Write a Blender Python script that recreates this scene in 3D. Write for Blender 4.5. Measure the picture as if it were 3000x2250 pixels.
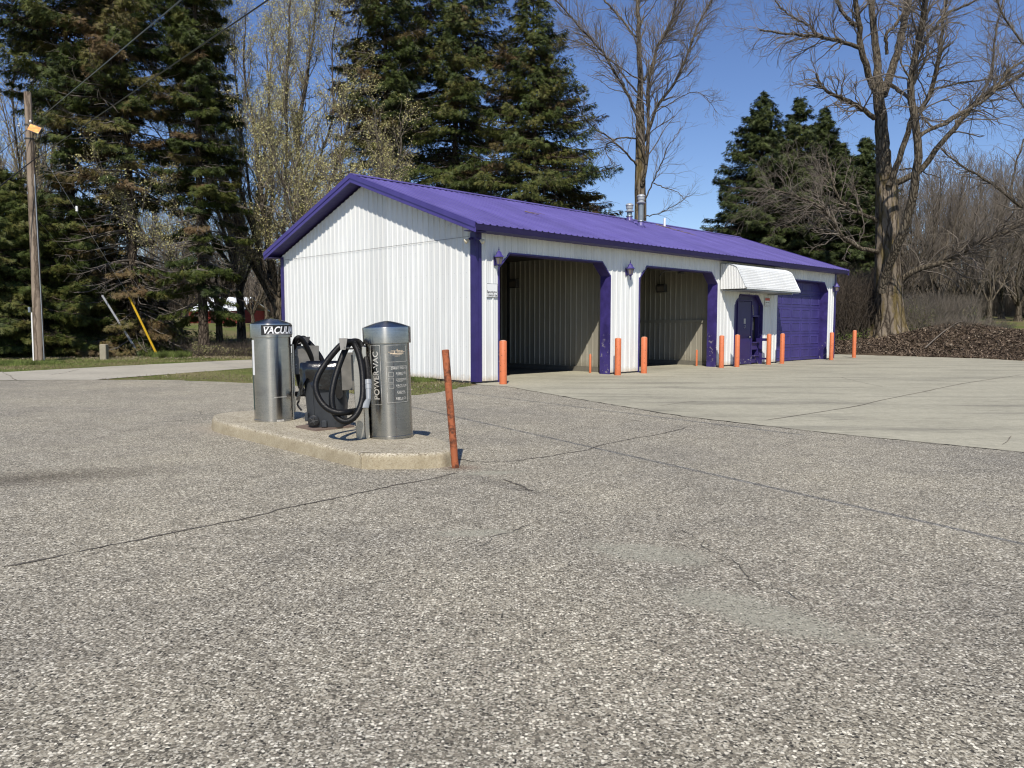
import bpy, math, random
import numpy as np
from mathutils import Vector, Matrix
PI=math.pi; rad=math.radians
scene=bpy.context.scene
for o in list(bpy.data.objects): bpy.data.objects.remove(o)

# ------------------------------------------------------------ camera, sky, sun, exposure
H=1.4; F=2236.0; PITCH=math.atan(167/F)
cd=bpy.data.cameras.new('camera'); cam=bpy.data.objects.new('camera',cd)
scene.collection.objects.link(cam); scene.camera=cam
cam.location=(0,0,H); cam.rotation_euler=(PI/2-PITCH,0,0)
cd.sensor_width=36; cd.lens=F/3000*36; cd.clip_start=.05; cd.clip_end=3000
SUNV=Vector((.085,1.484,-1.55)).normalized()          # direction the light travels
EL=math.asin(-SUNV.z); AZ=math.atan2(-SUNV.x,-SUNV.y)
w=bpy.data.worlds.new('World'); scene.world=w; w.use_nodes=True
nt=w.node_tree; bgn=nt.nodes['Background']; sky=nt.nodes.new('ShaderNodeTexSky')
sky.sky_type='NISHITA'; sky.sun_disc=False; sky.sun_elevation=EL; sky.sun_rotation=AZ
sky.altitude=250; sky.air_density=1.0; sky.dust_density=.1; sky.ozone_density=3.2
hs=nt.nodes.new('ShaderNodeHueSaturation'); hs.inputs['Saturation'].default_value=1.12; hs.inputs['Hue'].default_value=.513; nt.links.new(sky.outputs[0],hs.inputs['Color']); nt.links.new(hs.outputs[0],bgn.inputs[0]); bgn.inputs[1].default_value=.105
sl=bpy.data.lights.new('sun','SUN'); sl.energy=4.4; sl.angle=rad(.53); sl.color=(1,.935,.83)
so=bpy.data.objects.new('sun',sl); scene.collection.objects.link(so)
so.rotation_euler=SUNV.to_track_quat('-Z','Y').to_euler(); so.location=(0,-10,30)
scene.view_settings.view_transform='Standard'; scene.view_settings.look='None'
scene.view_settings.gamma=1; scene.view_settings.exposure=.2
scene.cycles.use_denoising=True; scene.cycles.filter_width=1.15; scene.cycles.max_bounces=6; scene.cycles.diffuse_bounces=4; scene.cycles.transparent_max_bounces=4
scene.cycles.caustics_reflective=False; scene.cycles.caustics_refractive=False

# ------------------------------------------------------------ helpers
COL=scene.collection
cp_,sp_=math.cos(PITCH),math.sin(PITCH)
def ray(u,v):
    x=(u-1500)/F; y=-(v-1125)/F
    return np.array([x,cp_+y*sp_,-sp_+y*cp_])
def gnd(u,v,z=0.):
    d=ray(u,v); return np.array([0,0,H])+d*((z-H)/d[2])
def at(u,v,Y):
    d=ray(u,v); return np.array([0,0,H])+d*(Y/d[1])
def tag(o,label=None,cat=None,group=None,kind=None):
    if label: o['label']=label
    if cat: o['category']=cat
    if group: o['group']=group
    if kind: o['kind']=kind
    return o
def thing(name,label,cat,loc=(0,0,0),rz=0,group=None):
    o=bpy.data.objects.new(name,None); COL.objects.link(o); o.location=loc; o.rotation_euler=(0,0,rz)
    o.empty_display_size=.2
    return tag(o,label,cat,group)
def rawmesh(name,V,Fc,mats,parent=None,smooth=False,mi=None,attr=None):
    me=bpy.data.meshes.new(name)
    if isinstance(Fc,np.ndarray):
        V=np.asarray(V,dtype=np.float32); k=Fc.shape[1]; n=len(Fc)
        me.vertices.add(len(V)); me.vertices.foreach_set('co',V.ravel())
        me.loops.add(n*k); me.loops.foreach_set('vertex_index',Fc.astype(np.int32).ravel())
        me.polygons.add(n); me.polygons.foreach_set('loop_start',np.arange(0,n*k,k,dtype=np.int32))
        me.polygons.foreach_set('loop_total',np.full(n,k,dtype=np.int32))
        me.update(calc_edges=True)
    else:
        me.from_pydata([tuple(v) for v in V],[],Fc); me.update()
    for m in (mats if isinstance(mats,(list,tuple)) else [mats]): me.materials.append(m)
    if mi is not None: me.polygons.foreach_set('material_index',np.asarray(mi,dtype=np.int32))
    if attr is not None:
        a=me.attributes.new('tone','FLOAT','FACE'); a.data.foreach_set('value',np.asarray(attr,dtype=np.float32))
    if smooth: me.polygons.foreach_set('use_smooth',np.ones(len(me.polygons),dtype=bool))
    o=bpy.data.objects.new(name,me); COL.objects.link(o)
    if parent: o.parent=parent
    return o
class MB:
    def __init__(s): s.v=[]; s.f=[]; s.m=[]; s.cm=0
    def add(s,vs,fs):
        n=len(s.v); s.v+= [tuple(float(c) for c in v) for v in vs]
        s.f+=[tuple(i+n for i in f) for f in fs]; s.m+=[s.cm]*len(fs); return s
    def box(s,x0,x1,y0,y1,z0,z1):
        return s.add([(x0,y0,z0),(x1,y0,z0),(x1,y1,z0),(x0,y1,z0),(x0,y0,z1),(x1,y0,z1),(x1,y1,z1),(x0,y1,z1)],
          [(0,3,2,1),(4,5,6,7),(0,1,5,4),(1,2,6,5),(2,3,7,6),(3,0,4,7)])
    def bbox(s,x0,x1,y0,y1,z0,z1,b=.01):   # box with chamfered edges
        bm=[]; 
        for z,i in ((z0,b),(z0+b,0),(z1-b,0),(z1,b)):
            bm.append([(x0+b+i,y0+i,z),(x1-b-i,y0+i,z),(x1-i,y0+b+i,z),(x1-i,y1-b-i,z),(x1-b-i,y1-i,z),(x0+b+i,y1-i,z),(x0+i,y1-b-i,z),(x0+i,y0+b+i,z)])
        return s.loft(bm,True)
    def loft(s,rings,caps=True):
        n=len(rings[0]); V=[p for r in rings for p in r]; fs=[]
        for k in range(len(rings)-1):
            for i in range(n):
                j=(i+1)%n; fs.append((k*n+i,k*n+j,(k+1)*n+j,(k+1)*n+i))
        if caps: fs.append(tuple(reversed(range(n)))); fs.append(tuple((len(rings)-1)*n+i for i in range(n)))
        return s.add(V,fs)
    def lathe(s,prof,c=(0,0,0),n=32,tilt=None):
        rings=[[(c[0]+r*math.cos(2*PI*i/n),c[1]+r*math.sin(2*PI*i/n),c[2]+z) for i in range(n)] for r,z in prof]
        return s.loft(rings,True)
    def tube(s,pts,rr,n=8,caps=True):
        V,Fc=tube_np(np.array(pts,dtype=float),rr,n)
        s.add(V,[tuple(f) for f in Fc])
        if caps:
            b=len(s.v)-len(V); s.f.append(tuple(b+i for i in reversed(range(n)))); s.f.append(tuple(len(s.v)-n+i for i in range(n))); s.m+=[s.cm]*2
        return s
    def prism(s,poly,z0,z1):
        return s.loft([[(p[0],p[1],z0) for p in poly],[(p[0],p[1],z1) for p in poly]],True)
    def map(s,fn): s.v=[tuple(fn(v)) for v in s.v]; return s
    def build(s,name,mats,parent=None,smooth=False,angle=None):
        o=rawmesh(name,s.v,s.f,mats,parent,smooth or angle is not None,s.m)
        if angle is not None: o.data.set_sharp_from_angle(angle=rad(angle))
        return o
def tube_np(P,rr,n=6,ph=0.):
    k=len(P); rr=np.broadcast_to(np.asarray(rr,dtype=float),(k,))
    T=np.gradient(P,axis=0); T/=np.linalg.norm(T,axis=1)[:,None]+1e-9
    ref=np.array([0,0,1.]) if abs(T[:,2]).mean()<.8 else np.array([1.,0,0])
    A=np.cross(T,ref); A/=np.linalg.norm(A,axis=1)[:,None]+1e-9; Bn=np.cross(T,A)
    an=np.arange(n)*2*PI/n+ph
    V=P[:,None,:]+rr[:,None,None]*(np.cos(an)[None,:,None]*A[:,None,:]+np.sin(an)[None,:,None]*Bn[:,None,:])
    i=np.arange(n); j=(i+1)%n
    Fc=np.concatenate([np.stack([a*n+i,a*n+j,(a+1)*n+j,(a+1)*n+i],1) for a in range(k-1)])
    return V.reshape(-1,3),Fc
def smooth_path(pts,m=6):
    P=np.array(pts,dtype=float); P=np.vstack([2*P[0]-P[1],P,2*P[-1]-P[-2]]); out=[]
    for i in range(1,len(P)-2):
        for k in range(m):
            t=k/m; a,b,c,d=P[i-1],P[i],P[i+1],P[i+2]
            out.append(.5*((2*b)+(-a+c)*t+(2*a-5*b+4*c-d)*t*t+(-a+3*b-3*c+d)*t**3))
    out.append(P[-2]); return np.array(out)

# ------------------------------------------------------------ materials
class G:
    def __init__(s,name):
        s.mat=bpy.data.materials.new(name); s.mat.use_nodes=True; s.t=s.mat.node_tree; s.N=s.t.nodes; s.L=s.t.links
        s.b=s.N['Principled BSDF']
    def n(s,ty,out=0,**kw):
        nd=s.N.new('ShaderNode'+ty)
        for k,v in kw.items():
            if k.startswith('i_'):
                key=k[2:]; key=int(key) if key.isdigit() else key.replace('_',' ')
                s.set(nd.inputs[key],v)
            else: setattr(nd,k,v)
        return nd.outputs[out]
    def set(s,inp,v):
        if isinstance(v,bpy.types.NodeSocket): s.L.new(v,inp)
        elif isinstance(v,tuple) and inp.type=='RGBA' and len(v)==3: inp.default_value=(*v,1)
        else: inp.default_value=v
    def pos(s): return s.n('NewGeometry')
    def obj(s): return s.n('TexCoord',3)
    def noise(s,vec,sc,det=3,rough=.55,dist=0): return s.n('TexNoise',i_Vector=vec,i_Scale=float(sc),i_Detail=float(det),i_Roughness=rough,i_Distortion=float(dist))
    def mul(s,vec,v): return s.n('VectorMath',operation='MULTIPLY',i_0=vec,i_1=v)
    def math(s,op,a,b=0.,c=0.,clamp=False): return s.n('Math',operation=op,use_clamp=clamp,i_0=a,i_1=b,i_2=c)
    def ramp(s,fac,*st,interp='LINEAR'):
        nd=s.N.new('ShaderNodeValToRGB'); nd.color_ramp.interpolation=interp; e=nd.color_ramp.elements
        while len(e)<len(st): e.new(.5)
        for el,(p,c) in zip(e,st):
            el.position=p; el.color=(*c,1) if isinstance(c,tuple) else (c,c,c,1)
        s.L.new(fac,nd.inputs[0]); return nd.outputs[0]
    def mix(s,fac,a,b,mode='MIX'):
        nd=s.N.new('ShaderNodeMix'); nd.data_type='RGBA'; nd.blend_type=mode
        s.set(nd.inputs[0],fac); s.set(nd.inputs[6],a); s.set(nd.inputs[7],b); return nd.outputs[2]
    def bump(s,h,st=.3,dist=.01,prev=None):
        nd=s.N.new('ShaderNodeBump'); nd.inputs['Strength'].default_value=st; nd.inputs['Distance'].default_value=dist
        s.L.new(h,nd.inputs['Height']); 
        if prev: s.L.new(prev,nd.inputs['Normal'])
        return nd.outputs[0]
    def out(s,base=None,rough=.6,metal=0.,normal=None,spec=None,**kw):
        if base is not None: s.set(s.b.inputs['Base Color'],base)
        s.set(s.b.inputs['Roughness'],rough); s.set(s.b.inputs['Metallic'],metal)
        if normal is not None: s.set(s.b.inputs['Normal'],normal)
        if spec is not None: s.set(s.b.inputs['Specular IOR Level'],spec)
        for k,v in kw.items(): s.set(s.b.inputs[k.replace('_',' ')],v)
        return s.mat
    def ellipse(s,P,c,r,rot,nz,amt=.6,lo=.75,hi=1.05):
        nd=s.N.new('ShaderNodeMapping'); nd.vector_type='TEXTURE'; s.L.new(P,nd.inputs[0])
        nd.inputs[1].default_value=(c[0],c[1],0); nd.inputs[2].default_value=(0,0,rot); nd.inputs[3].default_value=(r[0],r[1],1000.)
        l=s.n('VectorMath',1,operation='LENGTH',i_0=nd.outputs[0])
        l=s.math('ADD',l,s.math('MULTIPLY',s.math('SUBTRACT',nz,.5),amt))
        return s.n('MapRange',i_0=l,i_1=float(lo),i_2=float(hi),i_3=1.,i_4=0.)
def simple(name,col,rough=.5,metal=0.,var=.12,sc=6.,spec=None,bump=0.,bsc=40.):
    g=G(name); p=g.obj(); nz=g.noise(p,sc,4)
    c=g.mix(g.ramp(nz,(.3,0.),(.7,1.)),tuple(x*(1-var) for x in col),tuple(min(1,x*(1+var)) for x in col))
    nrm=g.bump(g.noise(p,bsc,3),bump,.01) if bump else None
    return g.out(c,rough,metal,nrm,spec)

def m_asphalt():
    g=G('aggregate asphalt'); P=g.pos()
    P=g.n('VectorMath',operation='ADD',i_0=P,i_1=g.mul(g.n('TexNoise',1,i_Vector=P,i_Scale=60.,i_Detail=2.),(.012,.012,0)))
    vd=g.N.new('ShaderNodeTexVoronoi'); vd.voronoi_dimensions='2D'; g.L.new(P,vd.inputs['Vector']); vd.inputs['Scale'].default_value=70
    vs=g.N.new('ShaderNodeTexVoronoi'); vs.voronoi_dimensions='2D'; g.L.new(P,vs.inputs['Vector']); vs.inputs['Scale'].default_value=150
    def rnd(v): return g.n('SeparateColor',0,i_0=v.outputs['Color'])
    st=lambda v:g.ramp(rnd(v),(0,(.022,.021,.019)),(.13,(.086,.078,.064)),(.34,(.195,.174,.137)),(.56,(.34,.308,.244)),(.78,(.535,.495,.405)),(.93,(.79,.75,.64)))
    c1=st(vd); c2=g.mix(.4,st(vs),(.18,.168,.135))
    keep=g.ramp(g.n('SeparateColor',1,i_0=vd.outputs['Color']),(.42,0.),(.46,1.))
    edge=g.ramp(vd.outputs['Distance'],(.38,1.),(.52,0.))
    f=g.math('MULTIPLY',keep,edge); c=g.mix(f,c2,c1)
    big=g.noise(P,.45,5,.6); c=g.mix(1.,c,g.ramp(big,(.25,(.80,.80,.80)),(.5,(1.02,1.01,.97)),(.75,(1.2,1.18,1.10))),'MULTIPLY')
    mid=g.noise(P,3.2,4,.65); c=g.mix(1.,c,g.ramp(mid,(.25,.82),(.75,1.16)),'MULTIPLY')
    nz=g.noise(P,2.5,5,.7)
    for (u,v,rx,ry,ro) in ((1400,1560,.30,.10,.1),(1900,1620,.42,.22,-.4),(2210,1790,.55,.20,-.8),(1430,1385,.4,.1,.2)):
        q=gnd(u,v); k=g.ellipse(P,q,(rx,ry),ro,nz,1.5,.55,1.1); k=g.math('MULTIPLY',k,g.ramp(rnd(vs),(.12,.0),(.2,.85)))
        c=g.mix(g.math('MULTIPLY',k,.85),c,(.345,.335,.262))
    q=gnd(110,1400); k=g.ellipse(P,q,(1.15,.42),.35,nz,.7,.1,1.3); c=g.mix(g.math('MULTIPLY',k,.8),c,g.mix(1.,c,(.38,.36,.34),'MULTIPLY'))
    q=gnd(1480,1420); k=g.ellipse(P,q,(.9,.12),-.9,nz,1.6,.3,1.1); c=g.mix(g.math('MULTIPLY',k,.6),c,g.mix(1.,c,(.5,.5,.52),'MULTIPLY'))
    q=gnd(640,1260); k=g.ellipse(P,q,(.9,.35),-.8,nz,1.2,.3,1.2); c=g.mix(g.math('MULTIPLY',k,.5),c,(.37,.32,.25))
    q=gnd(1350,1370); k=g.ellipse(P,q,(.22,.16),0,nz,.8,.3,1.2); c=g.mix(g.math('MULTIPLY',k,.6),c,(.13,.075,.05))
    h=g.math('ADD',g.math('MULTIPLY',f,.8),g.math('MULTIPLY',rnd(vs),.35))
    return g.out(c,.85,0.,g.bump(h,.55,.004),.25)
ANR=.25
def m_concrete(name,base,stain=.5,rot=.15,fine=1.):
    g=G(name); P=g.pos()
    n1=g.noise(P,.5,5,.6); n2=g.noise(P,7,5,.7); n3=g.noise(P,90,2,.6)
    mp=g.N.new('ShaderNodeMapping'); g.L.new(P,mp.inputs[0]); mp.inputs[2].default_value=(0,0,rot); mp.inputs[3].default_value=(.22,1.1,1)
    st=g.noise(mp.outputs[0],1.0,6,.68,.6); st2=g.noise(mp.outputs[0],3.4,5,.7,.8)
    c=g.mix(g.ramp(n1,(.3,0.),(.7,1.)),tuple(x*.88 for x in base),tuple(x*1.08 for x in base))
    c=g.mix(1.,c,g.ramp(n2,(.25,.80),(.75,1.14)),'MULTIPLY')
    c=g.mix(1.,c,g.ramp(n3,(.2,.74),(.8,1.26)),'MULTIPLY')
    c=g.mix(g.math('MULTIPLY',g.ramp(st,(.5,0.),(.66,1.)),stain),c,g.mix(1.,c,(.58,.58,.6),'MULTIPLY'))
    c=g.mix(g.math('MULTIPLY',g.ramp(st2,(.55,0.),(.7,1.)),stain*.7),c,g.mix(1.,c,(.7,.69,.7),'MULTIPLY'))
    sp=g.noise(P,28,2,.5); c=g.mix(g.math('MULTIPLY',g.ramp(sp,(.70,0.),(.76,1.)),.6*fine),c,(.52,.49,.42))
    return g.out(c,.8,0.,g.bump(g.math('ADD',n3,n2),.25,.004),.3)
def m_island():
    g=G('weathered island concrete'); P=g.pos()
    v=g.n('TexVoronoi',1,i_Vector=P,i_Scale=85.); r=g.n('SeparateColor',0,i_0=v)
    c=g.ramp(r,(0,(.16,.13,.09)),(.25,(.36,.32,.235)),(.7,(.48,.43,.32)),(1,(.62,.57,.46)))
    c=g.mix(1.,c,g.ramp(g.noise(P,3,5,.7),(.25,.72),(.7,1.1)),'MULTIPLY')
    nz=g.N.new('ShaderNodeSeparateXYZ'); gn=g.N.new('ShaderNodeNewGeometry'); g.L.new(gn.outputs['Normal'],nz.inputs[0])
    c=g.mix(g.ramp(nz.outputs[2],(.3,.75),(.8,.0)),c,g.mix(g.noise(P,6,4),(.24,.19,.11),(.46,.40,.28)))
    return g.out(c,.88,0.,g.bump(g.noise(P,70,4,.7),.7,.012),.2)
def m_ground():
    g=G('spring turf'); P=g.pos()
    a=g.noise(P,.35,5,.65); b=g.noise(P,5,5,.7); d=g.noise(P,45,2,.6)
    gr=g.mix(b,(.085,.115,.028),(.155,.185,.05)); dr=g.mix(b,(.13,.10,.055),(.26,.20,.12))
    c=g.mix(g.ramp(a,(.4,0.),(.6,.9)),gr,dr); c=g.mix(1.,c,g.ramp(d,(.2,.65),(.8,1.3)),'MULTIPLY')
    return g.out(c,.95,0.,g.bump(d,.8,.03),.1)
def m_bank():
    g=G('leaf littered soil'); P=g.pos()
    b=g.noise(P,9,5,.75); a=g.noise(P,.6,4,.6)
    c=g.mix(b,(.035,.026,.018),(.16,.12,.08)); c=g.mix(g.ramp(a,(.6,0.),(.72,.6)),c,(.07,.10,.03))
    return g.out(c,.95,0.,g.bump(b,.9,.06),.1)
def m_wall(name='white ribbed siding',col=(.72,.735,.725),dirt=(.45,.36,.24),amt=.8,top=.22,glob=.1):
    g=G(name); P=g.obj(); sx=g.N.new('ShaderNodeSeparateXYZ'); g.L.new(P,sx.inputs[0])
    n=g.noise(g.mul(P,(1,1,.15)),3,5,.7); c=g.mix(g.ramp(n,(.35,0.),(.75,glob)),col,tuple(x*.6 for x in dirt))
    xy=g.math('ADD',sx.outputs[0],sx.outputs[1]); pn=g.n('TexWhiteNoise',0,noise_dimensions='1D',i_W=g.math('FLOOR',g.math('DIVIDE',xy,.914)))
    c=g.mix(1.,c,g.ramp(pn,(0,.93),(1,1.04)),'MULTIPLY')
    dt=g.math('MULTIPLY',g.math('LESS_THAN',g.math('ABSOLUTE',g.math('SUBTRACT',g.math('FRACT',g.math('DIVIDE',sx.outputs[2],.61)),.5)),.014),g.math('LESS_THAN',g.math('ABSOLUTE',g.math('SUBTRACT',g.math('FRACT',g.math('DIVIDE',xy,.2286)),.5)),.05))
    c=g.mix(g.math('MULTIPLY',dt,.6),c,(.25,.24,.22))
    sk=g.noise(g.mul(P,(14,14,.5)),1.,4,.6); c=g.mix(1.,c,g.ramp(sk,(.3,.93),(.6,1.02)),'MULTIPLY')
    h=g.math('ADD',sx.outputs[2],g.math('MULTIPLY',g.noise(P,7,5,.8),-top*1.6))
    k=g.n('MapRange',i_0=h,i_1=-top*.75,i_2=top*.12,i_3=amt,i_4=0.)
    c=g.mix(k,c,dirt)
    return g.out(c,.42,0.,None,.4)
def m_paint(name,col,rough=.45,chip=None,lo=.66,hi=.7,zmax=None,sc=9.,fade=.2,spec=.4):
    g=G(name); P=g.obj(); n=g.noise(P,2.2,5,.65)
    c=g.mix(g.ramp(n,(.3,0.),(.75,1.)),tuple(x*(1-fade*.4) for x in col),tuple(min(1,x*(1+fade)+.004) for x in col))
    if chip:
        k=g.ramp(g.noise(P,sc,4,.7),(lo,0.),(hi,1.))
        if zmax:
            sx=g.N.new('ShaderNodeSeparateXYZ'); g.L.new(P,sx.inputs[0]); k=g.math('MULTIPLY',k,g.n('MapRange',i_0=sx.outputs[2],i_1=zmax*.5,i_2=zmax,i_3=1.,i_4=0.))
        c=g.mix(k,c,chip)
    return g.out(c,rough,0.,None,spec)
def m_steel(name='brushed stainless steel',col=(.56,.535,.49),rough=.24,vert=False):
    g=G(name); P=g.obj(); s=g.mul(P,(4,4,260) if not vert else (260,260,4))
    n=g.noise(s,1.,3,.6); d=g.noise(P,5,4,.6)
    c=g.mix(g.ramp(d,(.3,0.),(.75,1.)),col,tuple(x*.78 for x in col)); c=g.mix(1.,c,g.ramp(n,(.3,.86),(.7,1.08)),'MULTIPLY')
    r=g.math('ADD',g.math('MULTIPLY',d,.08),rough-.04)
    g.set(g.b.inputs['Tangent'],g.n('Tangent',direction_type='RADIAL',axis='Z')); return g.out(c,r,1.,g.bump(g.noise(P,3.5,2,.5),.06,.012),Anisotropic=.8,Anisotropic_Rotation=ANR)
def m_bark(name,a,b,sc=7.,lichen=None,strength=.9,z=.16):
    g=G(name); P=g.obj(); q=g.mul(P,(1,1,z)); q=g.n('VectorMath',operation='ADD',i_0=q,i_1=g.mul(g.n('TexNoise',1,i_Vector=P,i_Scale=2.5,i_Detail=3.),(.18,.18,.05)))
    v=g.n('TexVoronoi',0,feature='DISTANCE_TO_EDGE',i_Vector=q,i_Scale=sc); n=g.noise(q,sc*2.5,4,.7)
    h=g.math('ADD',g.ramp(v,(0,0.),(.22,1.)),g.math('MULTIPLY',n,.5))
    c=g.mix(g.ramp(h,(.2,0.),(1.2,1.)),a,b)
    c=g.mix(1.,c,g.ramp(g.noise(P,.8,3,.6),(.3,.75),(.7,1.2)),'MULTIPLY')
    if lichen:
        sx=g.N.new('ShaderNodeSeparateXYZ'); g.L.new(P,sx.inputs[0])
        k=g.ramp(g.noise(g.mul(P,(1.3,1.3,.35)),1.3,5,.7),(.5,0.),(.6,.75)); c=g.mix(k,c,lichen)
    return g.out(c,.9,0.,g.bump(h,strength,.05),.15)
def m_foliage(name,*st,rough=.6,var=.35):
    g=G(name); t=g.n('Attribute',2,attribute_name='tone'); c=g.ramp(t,*st)
    r=g.n('NewGeometry',8); c=g.mix(1.,c,g.ramp(r,(0,1-var),(1,1+var)),'MULTIPLY')
    m=g.out(c,rough,0.,None,.25); return m
# ------------------------------------------------------------ material instances
M_ASPH=m_asphalt(); M_CONC=m_concrete('apron concrete',(.415,.392,.295),.8,-.25); M_ROAD=m_concrete('driveway concrete',(.44,.41,.335),.25,.9)
M_ISL=m_island(); M_GRD=m_ground(); M_BANK=m_bank()
M_WALL=m_wall(); M_INT=m_wall('tan interior siding',(.36,.34,.28),(.16,.14,.10),.55,.5,.35); M_INTD=simple('shade dark bay lining',(.05,.045,.035),.7)  # bay lining: shade put into the colour, near-black to cut bounced light
M_TRIM=m_paint('dark purple trim paint',(.031,.022,.118),.4,None,fade=.4)
M_JAMB=m_paint('scuffed purple jamb paint',(.034,.025,.126),.45,(.26,.24,.27),.60,.64,1.4,7,fade=.9)
M_RAKE=m_paint('purple rake trim paint',(.058,.044,.205),.4)
M_FASC=m_paint('deep purple gutter paint',(.013,.008,.055),.45)
def m_roof():
    g=G('faded purple metal roof paint'); P=g.obj(); sx=g.N.new('ShaderNodeSeparateXYZ'); g.L.new(P,sx.inputs[0]); n=g.noise(P,1.1,5,.65)
    c=g.mix(g.ramp(n,(.3,0.),(.72,1.)),(.105,.086,.27),(.135,.114,.325))
    pn=g.n('TexWhiteNoise',0,noise_dimensions='1D',i_W=g.math('FLOOR',g.math('DIVIDE',sx.outputs[0],.914))); c=g.mix(1.,c,g.ramp(pn,(0,.9),(1,1.08)),'MULTIPLY')
    sk=g.noise(g.mul(P,(11,.55,.55)),1.,5,.65); c=g.mix(1.,c,g.ramp(sk,(.3,.84),(.62,1.06)),'MULTIPLY')
    fr=g.math('FRACT',g.math('DIVIDE',g.math('SUBTRACT',sx.outputs[0],.07+.036),.2286)); c=g.mix(g.math('MULTIPLY',g.math('LESS_THAN',fr,.07),.5),c,(.03,.022,.10))
    c=g.mix(g.ramp(g.noise(P,5.,4,.7),(.70,0.),(.76,.8)),c,(.09,.065,.08)); return g.out(c,.38,0.,g.bump(g.noise(P,1.6,2,.5),.08,.03),.4)
M_ROOF=m_roof()
M_SOFF=m_paint('purple soffit paint',(.038,.027,.14),.5)
M_ORANGE=m_paint('chipped orange paint',(.56,.155,.06),.55,(.10,.045,.03),.63,.66,None,22,fade=.25)
M_RUST=m_paint('rusting orange paint',(.34,.10,.038),.6,(.10,.034,.016),.47,.60,None,9,fade=.3)
M_ORTOP=simple('pale orange cap',(.62,.32,.21),.6)
M_WHITE=simple('white enamel',(.80,.81,.80),.4,var=.04); M_AWN=m_wall('white aluminium awning',(.76,.77,.76),(.5,.45,.35),0.,.2,.08)
M_BLACK=simple('black plastic',(.014,.014,.015),.35); M_DARK=simple('dark grey metal',(.05,.05,.05),.5)
M_GALV=simple('galvanised steel',(.42,.44,.45),.42,.8,.15,8.); M_PIPE=simple('weathered grey stack metal',(.20,.24,.26),.5,.2)
M_PVC=simple('grey pvc',(.24,.26,.275),.45,var=.05); M_GLASS=simple('smoked lamp glass',(.16,.14,.12),.2)
M_BULB=simple('frosted flood bulb',(.62,.56,.42),.3); M_TEXT=simple('black lettering',(.015,.015,.015),.5)
M_STEEL=m_steel(); M_STEEL2=m_steel('dull stainless steel',(.44,.42,.38),.27)
M_SILV=simple('silver print',(.56,.54,.49),.4,.3,.35,sc=26); M_GREYLBL=m_steel('worn steel overlay',(.36,.345,.315),.27)
M_BIN=simple('charcoal bin plastic',(.030,.034,.040),.5,var=.2); M_BAG=simple('black bin bag film',(.006,.006,.007),.22,spec=.8,bump=.5,bsc=14)
M_HOSE=simple('black ribbed hose rubber',(.006,.006,.0065),.42,spec=.25,bump=.3,bsc=120)
M_WOODP=m_bark('weathered pole wood',(.10,.075,.055),(.27,.215,.165),5.,None,.5,.05)
M_RED=simple('barn red boards',(.20,.022,.018),.8,var=.3); M_METR=simple('pale metal barn roof',(.72,.76,.80),.5,var=.08)

# ------------------------------------------------------------ car wash building
C0=gnd(1395,1124); A1=rad(45.55); fv=np.array([math.sin(A1),math.cos(A1),0]); gv=np.array([-fv[1],fv[0],0]); RZ=math.atan2(fv[1],fv[0])
def W(s,q,z=0.): return C0+fv*s+gv*q+np.array([0,0,z])
BW=thing('car_wash_building','long white metal car wash building with purple roof and open bays','building',tuple(C0),RZ)
L,D=21.05,9.75; T=3.72; SLP=.35
PIT=.2286
def prof_break(xa,xb,pitch,h,minor=True,ph=.1):
    out=[]; k=math.floor((xa-ph)/pitch)-1
    while k*pitch+ph<xb+pitch:
        c=k*pitch+ph; out+=[(c-.036,0),(c-.017,h),(c+.017,h),(c+.036,0)]
        if minor:
            for m_ in (1/3,2/3): out+=[(c+pitch*m_-.014,0),(c+pitch*m_-.006,.005),(c+pitch*m_+.006,.005),(c+pitch*m_+.014,0)]
        k+=1
    return out
def ribbed(mb,spans,place,h=.026,pitch=PIT,minor=True,ph=.1):
    bk=prof_break(min(s[0] for s in spans),max(s[1] for s in spans),pitch,h,minor,ph)
    bx=np.array([b[0] for b in bk]); by=np.array([b[1] for b in bk])
    for (x0,x1,l0,l1,h0,h1) in spans:
        xs=[x0]+[x for x in bx if x0+1e-4<x<x1-1e-4]+[x1]; V=[];Fc=[]
        for x in xs:
            t=(x-x0)/(x1-x0); o=float(np.interp(x,bx,by))
            V.append(place(x,o,l0+(l1-l0)*t)); V.append(place(x,o,h0+(h1-h0)*t))
        for i in range(len(xs)-1): Fc.append((2*i,2*i+2,2*i+3,2*i+1))
        mb.add(V,Fc)
ch=.37
OPEN=[(.78,5.25,2.89,3.26),(6.72,11.2,2.89,3.26),(12.45,14.5,2.19,2.56),(15.7,20.25,2.9,3.28)]
def front_spans(lo,hi,s0,s1):
    sp=[]; x=s0
    for a,b,z1,z2 in OPEN:
        sp+=[(x,a,lo,lo,hi,hi),(a,a+ch,z1,z2,hi,hi),(a+ch,b-ch,z2,z2,hi,hi),(b-ch,b,z2,z1,hi,hi)]; x=b
    return sp+[(x,s1,lo,lo,hi,hi)]
mb=MB(); ribbed(mb,front_spans(.05,T,0,L),lambda x,o,z:(x,-o,z)); mb.build('front_wall',M_WALL,BW)
mb=MB(); 
for (x0,x1,l0,l1,h0,h1) in front_spans(0.,T,0,L): mb.add([(x0,.12,l0),(x1,.12,l1),(x1,.12,h1),(x0,.12,h0)],[(0,1,2,3)])
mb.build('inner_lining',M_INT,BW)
gt=lambda q:3.745+SLP*min(q,D-q)
mb=MB(); ribbed(mb,[(0,D/2,.05,.05,gt(0),gt(D/2)),(D/2,D,.05,.05,gt(D/2),gt(D))],lambda x,o,z:(-o,x,z),ph=.03); mb.build('gable_wall',M_WALL,BW)
mb=MB(); ribbed(mb,[(0,D/2,.05,.05,gt(0),gt(D/2)),(D/2,D,.05,.05,gt(D/2),gt(D))],lambda x,o,z:(L+o,x,z)); mb.build('gable_wall',M_WALL,BW)
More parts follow.
